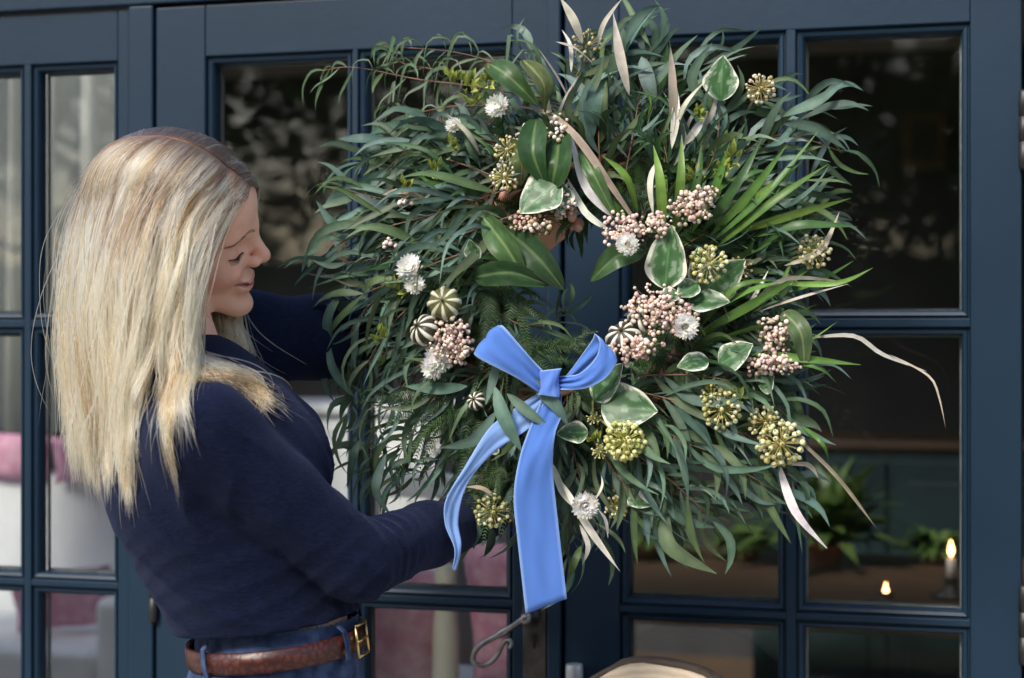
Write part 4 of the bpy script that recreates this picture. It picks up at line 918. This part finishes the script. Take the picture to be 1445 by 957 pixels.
# neck and upper trunk
head = b
def trunk():
    b.cone(Hd(-.034, 0, -.050), NB, .047, .054, .012)
    b.cone(NB, G(300, 640, .0), .052, .10, .03, (0, 0, 1), 1.2)
NB = G(268, 548, .02)
trunk()
b = body; trunk()
# the head is finer; both meet at one plane across the neck
NM = Hd(-.034, 0, -.050)*.45+NB*.55; ND = Hd(-.034, 0, -.050)-NB; ND /= np.linalg.norm(ND)
X, Y_, Z_ = head.grid(); head.f = np.maximum(head.f, -((X-NM[0])*ND[0]+(Y_-NM[1])*ND[1]+(Z_-NM[2])*ND[2])).astype(np.float32)
b.cone(G(305, 650), G(340, 780), .095, .085, .05, (0, 0, 1), 1.35)
b.cone(G(340, 780), G(392, 900), .085, .09, .05, (0, 0, 1), 1.25)
# arms
SR, ER, WR = G(288, 612, .150), G(500, 792, .090), G(690, 722, -.225)
SL, EL, WL = G(345, 480, -.165), G(560, 470, -.26), G(718, 360, -.215)
for S_, E_, W_2 in ((SR, ER, WR), (SL, EL, WL)):
    b.cone(S_, E_, .048, .036, .03); b.cone(E_, W_2, .036, .024, .02)
def hand(wr, d, n, side, curl=(.5, .6, .5)):
    """wr wrist, d along the hand, n palm-back normal, side toward the thumb"""
    d = d/np.linalg.norm(d); n = n-d*(n@d); n /= np.linalg.norm(n); s = np.cross(d, n); s = s if s@side > 0 else -s
    pc = wr+d*.05; b.cone(wr, wr+d*.03, .022, .026, .01, n, .62)
    b.cone(wr+d*.02, wr+d*.078, .034, .039, .01, n, .36)
    for i, (o, l) in enumerate(((.030, .072), (.010, .080), (-.010, .074), (-.029, .058))):
        p = wr+d*.080+s*o; a = .15; seg = l*np.array([.45, .30, .25]); r = .0088
        for j in range(3):
            a += curl[j]; q = p+(d*math.cos(a)-n*math.sin(a))*seg[j]; b.cone(p, q, r, r*.9, .003); p = q; r *= .9
    p = wr+d*.03+s*.030; dirs = (d*.55+s*.75-n*.25, d*.85+s*.35-n*.5, d*.9-n*.55); r = .0115
    for j, l in enumerate((.038, .030, .024)):
        q = p+dirs[j]/np.linalg.norm(dirs[j])*l; b.cone(p, q, r, r*.88, .004); p = q; r *= .88
hand(WR, np.array([.6, .75, .1]), np.array([.2, -.1, -1.]), np.array([-.6, .6, .3]), (.5, .7, .6))
hand(WL, G(782, 298, -.180)-WL, np.array([.1, .5, -.9]), np.array([.2, .8, .2]), (.35, .55, .5))
q_ = b._sub(NM-.13, NM+.16); X, Y_, Z_ = q_[1]; b.f[q_[0]] = np.maximum(b.f[q_[0]], (X-NM[0])*ND[0]+(Y_-NM[1])*ND[1]+(Z_-NM[2])*ND[2])
bv, bf = b.nets(); bv = smooth_verts(bv, bf, 1, .4); hv0, hf0 = head.nets(); hv0 = smooth_verts(hv0, hf0, 2, .4)
bf = np.concatenate([bf, hf0+len(bv)]); bv = np.concatenate([bv, hv0])
hp = (bv-HO)@HB.T                                  # head coordinates of every vertex
skin = np.tile(np.array([.82, .455, .325]), (len(bv), 1))
def blend(mask, c): 
    global skin; m = np.clip(mask, 0, 1)[:, None]; skin = skin*(1-m)+np.array(c)*m
inhead = np.linalg.norm(hp-np.array([.03, 0, -.02]), axis=1) < .16
def gauss(c, r): return np.exp(-(((hp-np.array(c))/np.array(r))**2).sum(1))*inhead
blend(.45*gauss((.06, .045, -.04), (.03, .03, .025)), (.70, .28, .21)); blend(.35*gauss((.11, 0, -.035), (.02, .015, .015)), (.60, .22, .16))
lipm = (np.abs(hp[:, 2]+.0690-7.0*hp[:, 1]**2) < .0082-8.5*hp[:, 1]**2)*(np.abs(hp[:, 1]) < .030)*(hp[:, 0] > .070)*inhead
blend(.7*lipm, (.56, .20, .17)); blend((np.abs(hp[:, 2]+.0692-9.0*hp[:, 1]**2) < .0020)*(np.abs(hp[:, 1]) < .033)*(hp[:, 0] > .066)*inhead*.8, (.16, .04, .035))
blend(.30*gauss((.075, .032, -.008), (.02, .018, .009)), (.46, .20, .13))
sk = material('skin', rough=.48, spec=.4, Subsurface_Weight=.12, Subsurface_Scale=.01); vcol(sk); M['skin'] = sk
nz = N(sk, 'ShaderNodeTexNoise', Scale=260, Detail=5); tc = N(sk, 'ShaderNodeTexCoord'); L(sk, tc.outputs['Object'], nz.inputs['Vector']); bp = N(sk, 'ShaderNodeBump', Strength=.18, Distance=.0008); L(sk, nz.outputs[0], bp.inputs['Height']); L(sk, bp.outputs[0], BS(sk).inputs['Normal'])
BS(sk).inputs['Subsurface Radius'].default_value = (1, .35, .2)
bodyo = pbuild('body', bv, bf, 'skin', skin)

# eyebrow and lashes laid on the face
from mathutils.bvhtree import BVHTree
bvh = BVHTree.FromPolygons([Vector(q) for q in bv], bf.tolist())
def on_face(x0, y, z, lift=.0006):
    """point of the face surface at head y, z seen from the front"""
    o_ = Hd(.2, y, z); h_ = bvh.ray_cast(Vector(o_), Vector(-fwd)); 
    return (np.array(h_[0])+np.array(h_[1])*lift) if h_[0] else Hd(x0, y, z)
M['brow'] = material('brow_hair', (.34, .21, .13), .7); M['lash'] = material('eyelash', (.025, .017, .013), .6)
for s in (-1, 1):
    m_ = MB()
    for i in range(80):
        t = random.random(); y = s*(.013+.036*t); z = .0075+.0060*math.sin(math.pi*min(1, t*1.15)**.8)-.006*t*t+random.uniform(-.0030, .0030)*(1-.6*t)
        p = on_face(.08, y, z); q = on_face(.08, y+s*.0055, z+.0014-.002*t, .0012); m_.tube([Vector(to_world(p[None])[0]-PO), Vector(to_world(q[None])[0]-PO)], .00018, 3)
    m_.build('eyebrow', M['brow'], person)
    m_ = MB(); prev = []
    for i in range(26):
        t = i/25; y = s*(.0200+.0275*t); z = -.0195-.0018*math.sin(math.pi*t)+.002*t; p = on_face(.08, y, z, .0005); prev.append(Vector(to_world(p[None])[0]-PO))
        tip = p+(fwd*.0042+hup*-.0032+hrt*(.002+.006*t)*s)*(.5+.7*t); m_.tube([prev[-1], Vector(to_world(tip[None])[0]-PO)], [.0004, .00015], 3)
    m_.tube(prev, .00065, 5); m_.build('eyelashes', M['lash'], person)

# ---- jumper
sw = Field([-.60, -.47, -.38], [.06, .10, .28], .0036)
s_ = sw
s_.cone(G(272, 545, .018), G(300, 640), .068, .118, .05, (0, 0, 1), 1.32)
s_.cone(G(303, 640), G(318, 720), .120, .116, .05, (0, 0, 1), 1.25)
s_.ell(G(395, 655, .055), (.062, .065, .055), np.eye(3), .05); s_.ell(G(392, 650, -.075), (.062, .065, .055), np.eye(3), .05)
s_.cone(G(325, 740), G(365, 835), .112, .108, .05, (0, 0, 1), 1.18)
s_.cone(G(365, 835), G(392, 905), .109, .112, .04, (0, 0, 1), 1.18)
s_.cone(G(268, 625, .05), G(238, 695, .05), .065, .062, .05)              # shoulder blade
s_.ell(SR+[.0, -.004, 0], (.062, .060, .056), np.eye(3), .045); s_.ell(SL, (.066, .062, .06), np.eye(3), .05)
s_.cone(SR, (SR+ER)/2, .058, .054, .012); s_.cone((SR+ER)/2, ER, .054, .0465, .010); s_.cone(ER, ER+(WR-ER)*.5, .0475, .0405, .02); s_.cone(ER+(WR-ER)*.5, WR, .0405, .034, .02)
s_.cone(SL, (SL+EL)/2, .058, .053, .03); s_.cone((SL+EL)/2, EL, .053, .045, .03); s_.cone(EL, WL, .045, .033, .02)
X, Y_, Z_ = s_.grid()
def bell(v, c, w_): return np.exp(-((v-c)/w_)**2)
waist = bell(Y_, G(0, 835)[1], .085)
cre = lambda a: 1.6*np.abs(np.sin(a*.5))**.75-1.0
fold = .0024*waist*cre(115*Y_+60*X+2.4*np.sin(15*X+9*Z_)+1.8*np.sin(8*Z_+2)+1.4*np.sin(29*Y_+23*X))
fold += .0014*waist*cre(190*Y_-120*X+3*np.sin(21*X+5*Z_))
# folds at the elbow: rings round the bend
de = np.sqrt((X-ER[0])**2+(Y_-ER[1])**2+(Z_-ER[2])**2); ax_ = (WR-ER)/np.linalg.norm(WR-ER); ta = (X-ER[0])*ax_[0]+(Y_-ER[1])*ax_[1]+(Z_-ER[2])*ax_[2]
fold += .0028*np.exp(-((ta-.040)/.060)**2)*(de < .19)*cre(250*ta+40*(Y_-ER[1])+2.2*np.sin(38*Y_)+1.5*np.sin(60*X))
au = (ER-SR)/np.linalg.norm(ER-SR); tu = (X-SR[0])*au[0]+(Y_-SR[1])*au[1]+(Z_-SR[2])*au[2]; ds = np.sqrt((X-SR[0])**2+(Y_-SR[1])**2+(Z_-SR[2])**2)
fold += .0030*np.exp(-((tu-.05)/.06)**2)*np.exp(-((ds-.085)/.05)**2)*cre(120*(X+.5*Y_)+2*np.sin(50*Y_))
fold += .0022*np.sin(28*X+1.5*np.sin(20*Y_+11*Z_))*np.sin(23*Y_+19*Z_)
# crease under the arm
s_.f += (fold).astype(np.float32)
BN = np.array([-.105, 1.0, 0.0]); BN /= np.linalg.norm(BN); BC = G(390, 893)
s_.f = np.maximum(s_.f, -((X-BC[0])*BN[0]+(Y_-BC[1])*BN[1]+(Z_-BC[2])*BN[2]-.020)).astype(np.float32)
s_.f = np.maximum(s_.f, ((X-WR[0])*ax_[0]+(Y_-WR[1])*ax_[1]+(Z_-WR[2])*ax_[2]-.002)*np.where(de < .42, 1, 0)*np.where(np.abs(ta) < .5, 1, 0)*np.where(X > ER[0], np.where(Y_ < EL[1]-.12, 1, 0), 0)-np.where((X > ER[0]) & (Y_ < EL[1]-.12), 0, 1)).astype(np.float32)
sv, sf = s_.nets(); sv = smooth_verts(sv, sf, 1, .5)
kn = material('navy_knit', (.012, .017, .048), .9, spec=.12, Sheen_Weight=.10, Sheen_Roughness=.5, Sheen_Tint=(.35, .42, .8, 1)); M['knit'] = kn
noisy(kn, (.0018, .0036, .0140), (.0048, .0088, .0300), scale=120, detail=6, stretch=(1, 1, 3.5)); 
wv = N(kn, 'ShaderNodeTexNoise', Scale=330, Detail=3); tc = N(kn, 'ShaderNodeTexCoord'); mp = N(kn, 'ShaderNodeMapping'); mp.inputs['Scale'].default_value = (1, 1, 2.6); L(kn, tc.outputs['Object'], mp.inputs[0]); L(kn, mp.outputs[0], wv.inputs['Vector'])
bp = N(kn, 'ShaderNodeBump', Strength=.8, Distance=.002); L(kn, wv.outputs[0], bp.inputs['Height']); L(kn, bp.outputs[0], BS(kn).inputs['Normal'])
pbuild('jumper', sv, sf, 'knit')

# ---- jeans, shoes
gz = -.012-float(C0.z)                      # the ground in person coordinates
jn = Field([-.46, gz-.01, -.22], [.02, -.36, .22], .005)
hipc = G(392, 955)
jn.cone(BC+[0, .03, 0], hipc, .099, .108, .02, (0, 0, 1), 1.2); jn.cone(hipc+[0, -.085, 0], hipc+[0, -.12, 0], .104, .104, .03, (0, 0, 1), 1.3); jn.ell(hipc+[-.03, -.085, .05], (.10, .10, .09), np.eye(3), .04); jn.ell(hipc+[-.03, -.085, -.05], (.10, .10, .09), np.eye(3), .04)
for s, fx in ((1, .02), (-1, -.05)):
    hip = hipc+[0, -.10, s*.085]; kn_ = np.array([hip[0]+.02+fx, gz+.50, s*.085]); an = np.array([hip[0]-.02+fx*1.5, gz+.09, s*.085])
    jn.cone(hip, kn_, .092, .060, .04); jn.cone(kn_, an, .060, .046, .03)
X, Y_, Z_ = jn.grid(); jn.f += (.002*np.sin(60*Y_+20*X+2*np.sin(30*Z_))).astype(np.float32)
jn.f = np.maximum(jn.f, (X-BC[0])*BN[0]+(Y_-BC[1])*BN[1]+(Z_-BC[2])*BN[2]-.026).astype(np.float32)
jv, jf = jn.nets(); jv = smooth_verts(jv, jf, 1)
dn = material('denim', (.03, .05, .12), .85, spec=.2); M['denim'] = dn; noisy(dn, (.020, .032, .080), (.055, .085, .17), scale=60, detail=6, bump=.4, bscale=700, bdist=.0008)
jo = pbuild('jeans', jv, jf, 'denim')
M['shoe'] = material('shoe_leather', (.05, .03, .02), .5)
for s, fx in ((1, .02), (-1, -.05)):
    sh = Field([-.46, gz-.01, s*.085-.08], [.02, gz+.16, s*.085+.08], .005); c = np.array([hipc[0]-.02+fx*1.5, gz+.035, s*.085])
    sh.cone(c+[-.04, .005, 0], c+[.16, -.008, 0], .036, .030, .03, (0, 0, 1), 1.15); sh.cone(c, c+[-.005, .075, 0], .042, .044, .03)
    X, Y_, Z_ = sh.grid(); sh.f = np.maximum(sh.f, gz+.001-Y_).astype(np.float32)
    v, f = sh.nets(); pbuild('shoe', v, f, 'shoe')
# ---- belt with buckle, belt loops
e1 = np.array([1.0, .105, 0]); e1 /= np.linalg.norm(e1); e2 = np.array([0, 0, 1.0]); 
def ring_pt(a, r, h): return BC+e1*(math.cos(a)*(.1065+r))+e2*(math.sin(a)*(.1285+r))+BN*h
bprof = [(.004, -.0135), (.0068, -.0125), (.0075, 0), (.0068, .0125), (.004, .0135), (.0015, .0125), (.0015, -.0125)]
n = 96; v = np.array([ring_pt(2*math.pi*i/n, r_, h_-.012) for i in range(n) for r_, h_ in bprof]); m = len(bprof)
f = np.array([(i*m+k, i*m+(k+1) % m, ((i+1) % n)*m+(k+1) % m, ((i+1) % n)*m+k) for i in range(n) for k in range(m)])
lt = material('belt_leather', (.13, .03, .018), .38); M['belt'] = lt
tc = N(lt, 'ShaderNodeTexCoord'); vo = N(lt, 'ShaderNodeTexVoronoi', Scale=95); vo.feature = 'DISTANCE_TO_EDGE'; L(lt, tc.outputs['Object'], vo.inputs['Vector'])
L(lt, ramp(lt, vo.outputs['Distance'], [(0, (.025, .006, .005)), (.25, (.085, .018, .011))]), BS(lt).inputs['Base Color']); bp = N(lt, 'ShaderNodeBump', Strength=.6, Distance=.001); L(lt, vo.outputs['Distance'], bp.inputs['Height']); L(lt, bp.outputs[0], BS(lt).inputs['Normal'])
belt = pbuild('belt', v, f, 'belt')
M['brass'] = material('brass', (.62, .44, .20), .3, 1.0)
def wpt(q): return Vector(to_world(np.asarray(q)[None])[0]-PO)
m_ = MB(); ab = .30
rect = [(-.13, -.019), (.13, -.019), (.13, .019), (-.13, .019), (-.13, -.019)]
pp = [wpt(ring_pt(ab+a+.0, .0105, h_-.012)) for a, h_ in rect]; 
for a, c in zip(pp, pp[1:]): m_.tube([a, a.lerp(c, .5)+Vector((0, 0, 0)), c], .0021, 8)
m_.tube([wpt(ring_pt(ab-.13, .011, -.012)), wpt(ring_pt(ab+.14, .0125, -.012))], .0016, 8); m_.build('buckle', M['brass'], belt, True)
for a in (.62, 2.25, 3.6, 4.6, -.55):
    m_ = MB(); vs = []
    for t, r_ in ((-.034, .001), (-.028, .0095), (-.012, .0115), (.006, .0095), (.012, .001)):
        for da in (-.035, -.031, .031, .035): vs.append(wpt(ring_pt(a+da+.05*t/.03*.4, r_+(.0012 if abs(da) > .033 else 0), t)))
    m_.add(vs, [(i*4+k, i*4+k+1, i*4+k+5, i*4+k+4) for i in range(4) for k in range(3)]); o = m_.build('belt_loop', M['denim'], jo); sm = o.modifiers.new('t', 'SOLIDIFY'); sm.thickness = .0016

# ---- hair: scalp cap and strands
cap = Field(HO-.16, HO+.16, .003)
cap.ell(Hd(-.014, 0, .038), (.0985, .0780, .0890), HB, .01); cap.cone(Hd(-.045, 0, .02), Hd(-.06, .0, -.10), .07, .05, .03)
X, Y_, Z_ = cap.grid(); q = [X-HO[0], Y_-HO[1], Z_-HO[2]]; hx = sum(q[i]*fwd[i] for i in range(3)); hz = sum(q[i]*hup[i] for i in range(3)); hy_ = sum(q[i]*hrt[i] for i in range(3))
cut = (hx-(.037+.55*np.clip(hz+.02, -.1, .2)+.30*np.clip(hz-.02, 0, 1)))*.8
cap.f = np.maximum(cap.f, cut).astype(np.float32)
cv_, cf_ = cap.nets()
hq = (cv_-HO)@HB.T; dpart = np.abs(hq[:, 1]-.004)
cc = np.where((dpart < .0035)[:, None]*(hq[:, 2] > .05)[:, None], np.array([[.42, .25, .19]]), np.array([[.13, .085, .055]]))
hm = material('hair', rough=.34, spec=.55); vcol(hm); M['hair'] = hm
hair = pbuild('hair', cv_, cf_, 'hair', cc)

def gpath(pts, n=22):
    p = [G(*q) for q in pts]; out = np.array([list(x) for x in smooth_path([Vector(q) for q in p], 8)])
    d = np.r_[0, np.cumsum(np.linalg.norm(np.diff(out, axis=0), axis=1))]; t = np.linspace(0, d[-1], n)
    return np.stack([np.interp(t, d, out[:, i]) for i in range(3)], 1)
near = [
    [(350, 265, .034), (332, 292, .062), (303, 332, .086), (280, 376, .102), (266, 420, .108), (269, 470, .112), (269, 510, .118), (272, 555, .128), (280, 600, .150)],
    [(338, 258, .038), (306, 293, .076), (280, 342, .101), (262, 400, .114), (264, 455, .118), (260, 510, .124), (260, 570, .142), (254, 640, .185)],
    [(320, 249, .042), (287, 290, .084), (264, 342, .110), (252, 400, .120), (246, 460, .122), (242, 510, .126), (240, 550, .136), (243, 590, .160)],
    [(298, 239, .046), (260, 280, .086), (238, 340, .112), (228, 400, .122), (222, 460, .124), (214, 510, .128), (208, 545, .136), (206, 580, .150)],
    [(274, 230, .048), (234, 270, .084), (210, 332, .108), (200, 400, .118), (192, 470, .120), (182, 540, .122), (177, 610, .126), (184, 680, .130)],
    [(250, 222, .050), (207, 262, .080), (181, 322, .100), (168, 400, .108), (164, 470, .110), (172, 540, .112), (180, 640, .118), (186, 720, .120)],
    [(228, 215, .050), (181, 250, .072), (154, 312, .086), (140, 400, .092), (138, 470, .092), (146, 540, .090), (160, 600, .088), (168, 640, .086)],
    [(210, 209, .050), (165, 240, .060), (136, 302, .064), (123, 390, .066), (120, 470, .064), (126, 560, .060), (136, 640, .056), (152, 715, .054)],
    [(197, 205, .048), (152, 232, .044), (122, 302, .036), (108, 380, .034), (102, 470, .030), (106, 545, .028), (114, 630, .026), (132, 705, .026)],
    [(190, 203, .046), (148, 228, .026), (114, 302, .004), (100, 372, -.004), (93, 470, -.008), (92, 530, -.006), (100, 610, .0), (112, 690, .004)]]
far = [
    [(350, 264, .034), (364, 254, .0), (367, 270, -.04), (348, 330, -.085), (322, 420, -.085), (332, 480, -.070), (372, 530, -.020), (402, 588, .020)],
    [(330, 253, .038), (356, 236, .0), (360, 256, -.055), (338, 320, -.092), (312, 430, -.085), (325, 495, -.050), (368, 545, .010), (395, 585, .045)],
    [(298, 238, .042), (334, 214, .0), (345, 236, -.065), (310, 320, -.10), (300, 430, -.085), (318, 500, -.045), (355, 548, .03), (380, 580, .06)],
    [(262, 225, .046), (300, 194, .002), (315, 215, -.070), (266, 310, -.104), (270, 430, -.09), (285, 520, -.06), (320, 560, -.02), (345, 585, .03)],
    [(228, 214, .048), (255, 182, .006), (268, 200, -.065), (215, 310, -.10), (210, 430, -.09), (215, 540, -.075), (220, 600, -.06), (225, 640, -.05)],
    [(198, 205, .048), (200, 185, .010), (205, 200, -.055), (150, 310, -.085), (140, 430, -.08), (150, 540, -.06), (160, 600, -.05), (165, 650, -.04)],
    [(190, 203, .046), (165, 203, .012), (138, 240, -.035), (108, 320, -.05), (98, 430, -.045), (105, 530, -.04), (125, 620, -.03), (135, 690, -.03)]]
wrap = [
    [(262, 470, .075), (275, 505, .095), (310, 518, .092), (355, 535, .078), (385, 560, .070), (404, 596, .062)],
    [(255, 480, .085), (268, 520, .108), (305, 530, .105), (350, 545, .095), (378, 565, .085), (396, 588, .078)]]
HV, HR, HC = [], [], []
def strands(guides, count, seed, root_len, spread=.0022, width=.00055, lo=0.0, hi=None, lenr=(.72, 1.0), dark=0.0, wave=.0065, thick=.012, out=None, warm=.0, cut=.16):
    rng = np.random.default_rng(seed); gp = np.array([gpath(g) for g in guides]); ng = len(guides); hi = ng-1 if hi is None else hi; T = gp.shape[1]
    ncl = max(3, int((hi-lo)*9)); cs_ = np.sort(rng.uniform(lo, hi, ncl)); cshift = rng.normal(size=(ncl, 3, 3)); clen = rng.uniform(*lenr, size=ncl); ctone = rng.normal(size=ncl); ccls = rng.choice([1.08, .85, .55, .28], size=ncl, p=[.50, .28, .12, .10]); lowl = np.where(rng.random(ncl) < .30, rng.uniform(.08, .42, ncl), 0)
    tt = np.linspace(0, 1, T)
    for k in range(count):
        s0 = rng.uniform(lo, hi); ci = int(np.argmin(np.abs(cs_-s0))); pull = np.minimum(1, tt*1.3)**1.0*.93; s1 = s0+(cs_[ci]-s0)*pull
        i0 = np.clip(np.floor(s1).astype(int), 0, ng-2); fr = (s1-i0)[:, None]; p = gp[i0, np.arange(T)]*(1-fr)+gp[i0+1, np.arange(T)]*fr
        L_ = clen[ci]*rng.uniform(.86, 1.02); p = np.stack([np.interp(tt*L_, tt, p[:, i]) for i in range(3)], 1)
        amp = np.minimum(1, tt*3)[:, None]
        ph = cshift[ci, 0]*3
        p = p+amp*wave*np.stack([np.sin(tt*7+ph[0])+.5*np.sin(tt*15+ph[1]), .3*np.sin(tt*9+ph[1]), np.sin(tt*8+ph[2])], 1)*(.3+1.3*tt[:, None])
        r1 = rng.normal(size=3)*spread; r2 = rng.normal(size=3)*spread*.8; fq = rng.uniform(2, 4.5); p = p+amp*(r1+r2*np.sin(tt*fq+rng.uniform(0, 6))[:, None])
        p[:, 2] += np.minimum(1, tt*5)*rng.uniform(-thick, thick*.5)
        if rng.random() < .05: p = p+(tt**2)[:, None]*rng.normal(size=3)*.016
        hoff = rng.random()*.006; hq_ = (p-HO)@HB.T-HCEN; e_ = hq_/HRAD; nr_ = np.linalg.norm(e_, axis=1); dl = 1.0+.02+np.minimum(1, tt*8)*(.008+rng.random()**1.5*.055)
        for it in range(9):
            hq_ = (p-HO)@HB.T-HCEN; nr_ = np.linalg.norm(hq_/HRAD, axis=1); ps = np.where((nr_ < dl) & (nr_ > .2), dl/np.maximum(nr_, .2), 1.0); p = HO+(HCEN+hq_*ps[:, None])@HB
            if it < 8: p[1:-1] = p[1:-1]*.4+.3*(p[2:]+p[:-2])
        for it in range(3):
            gi = np.clip(((p-head.lo)/head.res+.5).astype(int), 0, head.n-1); fv = head.f[gi[:, 0], gi[:, 1], gi[:, 2]]; inb = np.all((p > head.lo) & (p < head.lo+(head.n-1)*head.res), axis=1)
            dr = p-(HO+HCEN@HB); dr /= np.linalg.norm(dr, axis=1)[:, None]+1e-9; p = p+dr*np.where(inb, np.maximum(0, .0025+.3*hoff-fv), 0)[:, None]
        push = np.zeros(T)
        for it in range(6):
            gi = np.clip(((p-s_.lo)/s_.res+.5).astype(int), 0, s_.n-1); fv = s_.f[gi[:, 0], gi[:, 1], gi[:, 2]]; inb = np.all((p > s_.lo) & (p < s_.lo+(s_.n-1)*s_.res), axis=1)
            dp = np.where(inb, np.maximum(0, .003+hoff-fv), 0); p[:, 2] += dp; push += dp
        tone = np.clip(ccls[ci]+.14*ctone[ci]+.10*rng.normal(), .16, 1.4)
        blond = np.array([.88, .635, .39])*tone*(np.array([1, .82, .62]) if tone < .65 else 1)+np.array([.03, .0, -.03])*rng.normal(); root = np.array([.075, .040, .021])*(1+.2*rng.normal())
        rl = root_len*(1+.8*rng.normal())+lowl[ci]; kk = np.clip((tt*L_-rl)/(.035+.05*rng.random()), 0, 1)[:, None]; low = np.clip((tt-.45)/.4, 0, 1)[:, None]
        c = root*(1-kk)+blond*kk; c = c*(1-low*.75*(.4+warm))+np.array([.84, .475, .225])*tone*low*.75*(.4+warm); c = np.clip(c*(1-dark), .008, .92)
        wd = width*rng.uniform(.7, 1.4)*np.minimum(1, (1.02-tt)*6); wd[0] *= .8; wd = np.where(np.maximum.accumulate(push) > cut, 0, wd)
        HV.append(p); HC.append(c); HR.append(wd)
strands.n = 0
HCEN = np.array([-.014, 0, .038]); HRAD = np.array([.0985, .0780, .0890])
strands(near, 3600, 1, .012, lenr=(.70, 1.0), warm=.6)
strands(near, 1200, 2, .012, spread=.0025, thick=.004, width=.0005, lenr=(.62, .95), warm=.4)
strands(near, 900, 3, .05, spread=.008, lo=3.5, lenr=(.75, 1.02), dark=.15, warm=.8, thick=.02)
strands(near, 220, 31, .03, spread=.006, lo=0, hi=1.6, lenr=(.80, 1.0))
strands(far, 2200, 4, cut=.03, warm=.6, root_len=.16, spread=.004, dark=.12, lenr=(.85, 1.0), thick=.008)
strands(wrap, 260, 5, -.2, spread=.005, lo=0, hi=1, lenr=(.85, 1.0), dark=.25, warm=.9, cut=.05)
# separate long locks hanging below the rest
for sd_k, lk in enumerate([
    [[(196, 380, .120), (190, 470, .122), (178, 560, .126), (172, 640, .130), (182, 700, .130), (198, 742, .128)], [(206, 380, .122), (198, 470, .126), (186, 560, .130), (180, 640, .134), (184, 700, .132), (196, 744, .128)]],
    [[(246, 400, .122), (244, 480, .124), (243, 560, .136), (248, 620, .155), (250, 680, .172), (248, 724, .18)], [(252, 400, .122), (248, 480, .126), (247, 560, .138), (250, 620, .157), (251, 680, .172), (249, 722, .18)]],
    [[(110, 420, .05), (104, 500, .05), (118, 580, .048), (122, 650, .048), (138, 700, .046), (146, 716, .046)], [(120, 420, .06), (114, 500, .06), (128, 580, .056), (130, 650, .052), (140, 700, .050), (148, 716, .048)]],
    [[(140, 420, .092), (142, 500, .09), (150, 560, .088), (148, 620, .084), (152, 680, .08), (160, 712, .08)], [(150, 420, .095), (152, 500, .094), (158, 560, .092), (154, 620, .088), (156, 680, .084), (161, 712, .082)]],
    [[(166, 430, .108), (160, 520, .108), (166, 600, .110), (176, 660, .114), (186, 690, .116), (192, 730, .118)], [(178, 430, .112), (170, 520, .112), (176, 600, .114), (182, 660, .118), (188, 690, .118), (193, 730, .118)]],
    [[(266, 420, .110), (268, 500, .116), (270, 560, .126), (280, 600, .136), (288, 640, .15), (286, 650, .15)], [(268, 420, .112), (270, 500, .118), (272, 560, .128), (283, 600, .138), (289, 640, .15), (288, 652, .15)]]]):
    strands(lk, (150, 55, 130, 90, 120, 14)[sd_k], 40+sd_k, -.3, spread=.0028, lenr=(.8, 1.0), wave=.003, thick=.006, warm=.5)
# fly-away hairs
strands(near, 150, 7, .1, lo=1.6, spread=.016, width=.00035, lenr=(.8, 1.05), wave=.008)

hd_ = bpy.data.hair_curves.new('hair_strands'); hd_.add_curves([len(p) for p in HV])
hv = np.concatenate(HV); hd_.attributes['position'].data.foreach_set('vector', (to_world(hv)-PO).astype(np.float32).ravel())
ra_ = hd_.attributes.get('radius') or hd_.attributes.new('radius', 'FLOAT', 'POINT'); ra_.data.foreach_set('value', np.concatenate(HR).astype(np.float32))
ca_ = hd_.attributes.new('col', 'FLOAT_COLOR', 'POINT'); hc = np.concatenate(HC); ca_.data.foreach_set('color', np.concatenate([hc, np.ones((len(hc), 1))], 1).astype(np.float32).ravel())
hs_ = bpy.data.materials.new('hair_strand'); hs_.use_nodes = True; nt = hs_.node_tree; nt.nodes.clear(); o_ = N(hs_, 'ShaderNodeOutputMaterial'); hb = N(hs_, 'ShaderNodeBsdfHairPrincipled'); hb.parametrization = 'COLOR'
at_ = N(hs_, 'ShaderNodeAttribute'); at_.attribute_name = 'col'; L(hs_, at_.outputs['Color'], hb.inputs['Color']); L(hs_, hb.outputs[0], o_.inputs[0])
hb.inputs['Roughness'].default_value = .32; hb.inputs['Radial Roughness'].default_value = .45; hb.inputs['Random Roughness'].default_value = .2
hd_.materials.append(hs_); ho_ = bpy.data.objects.new('hair_strands', hd_); col.objects.link(ho_); ho_.parent = hair; tag(ho_, kind='stuff')
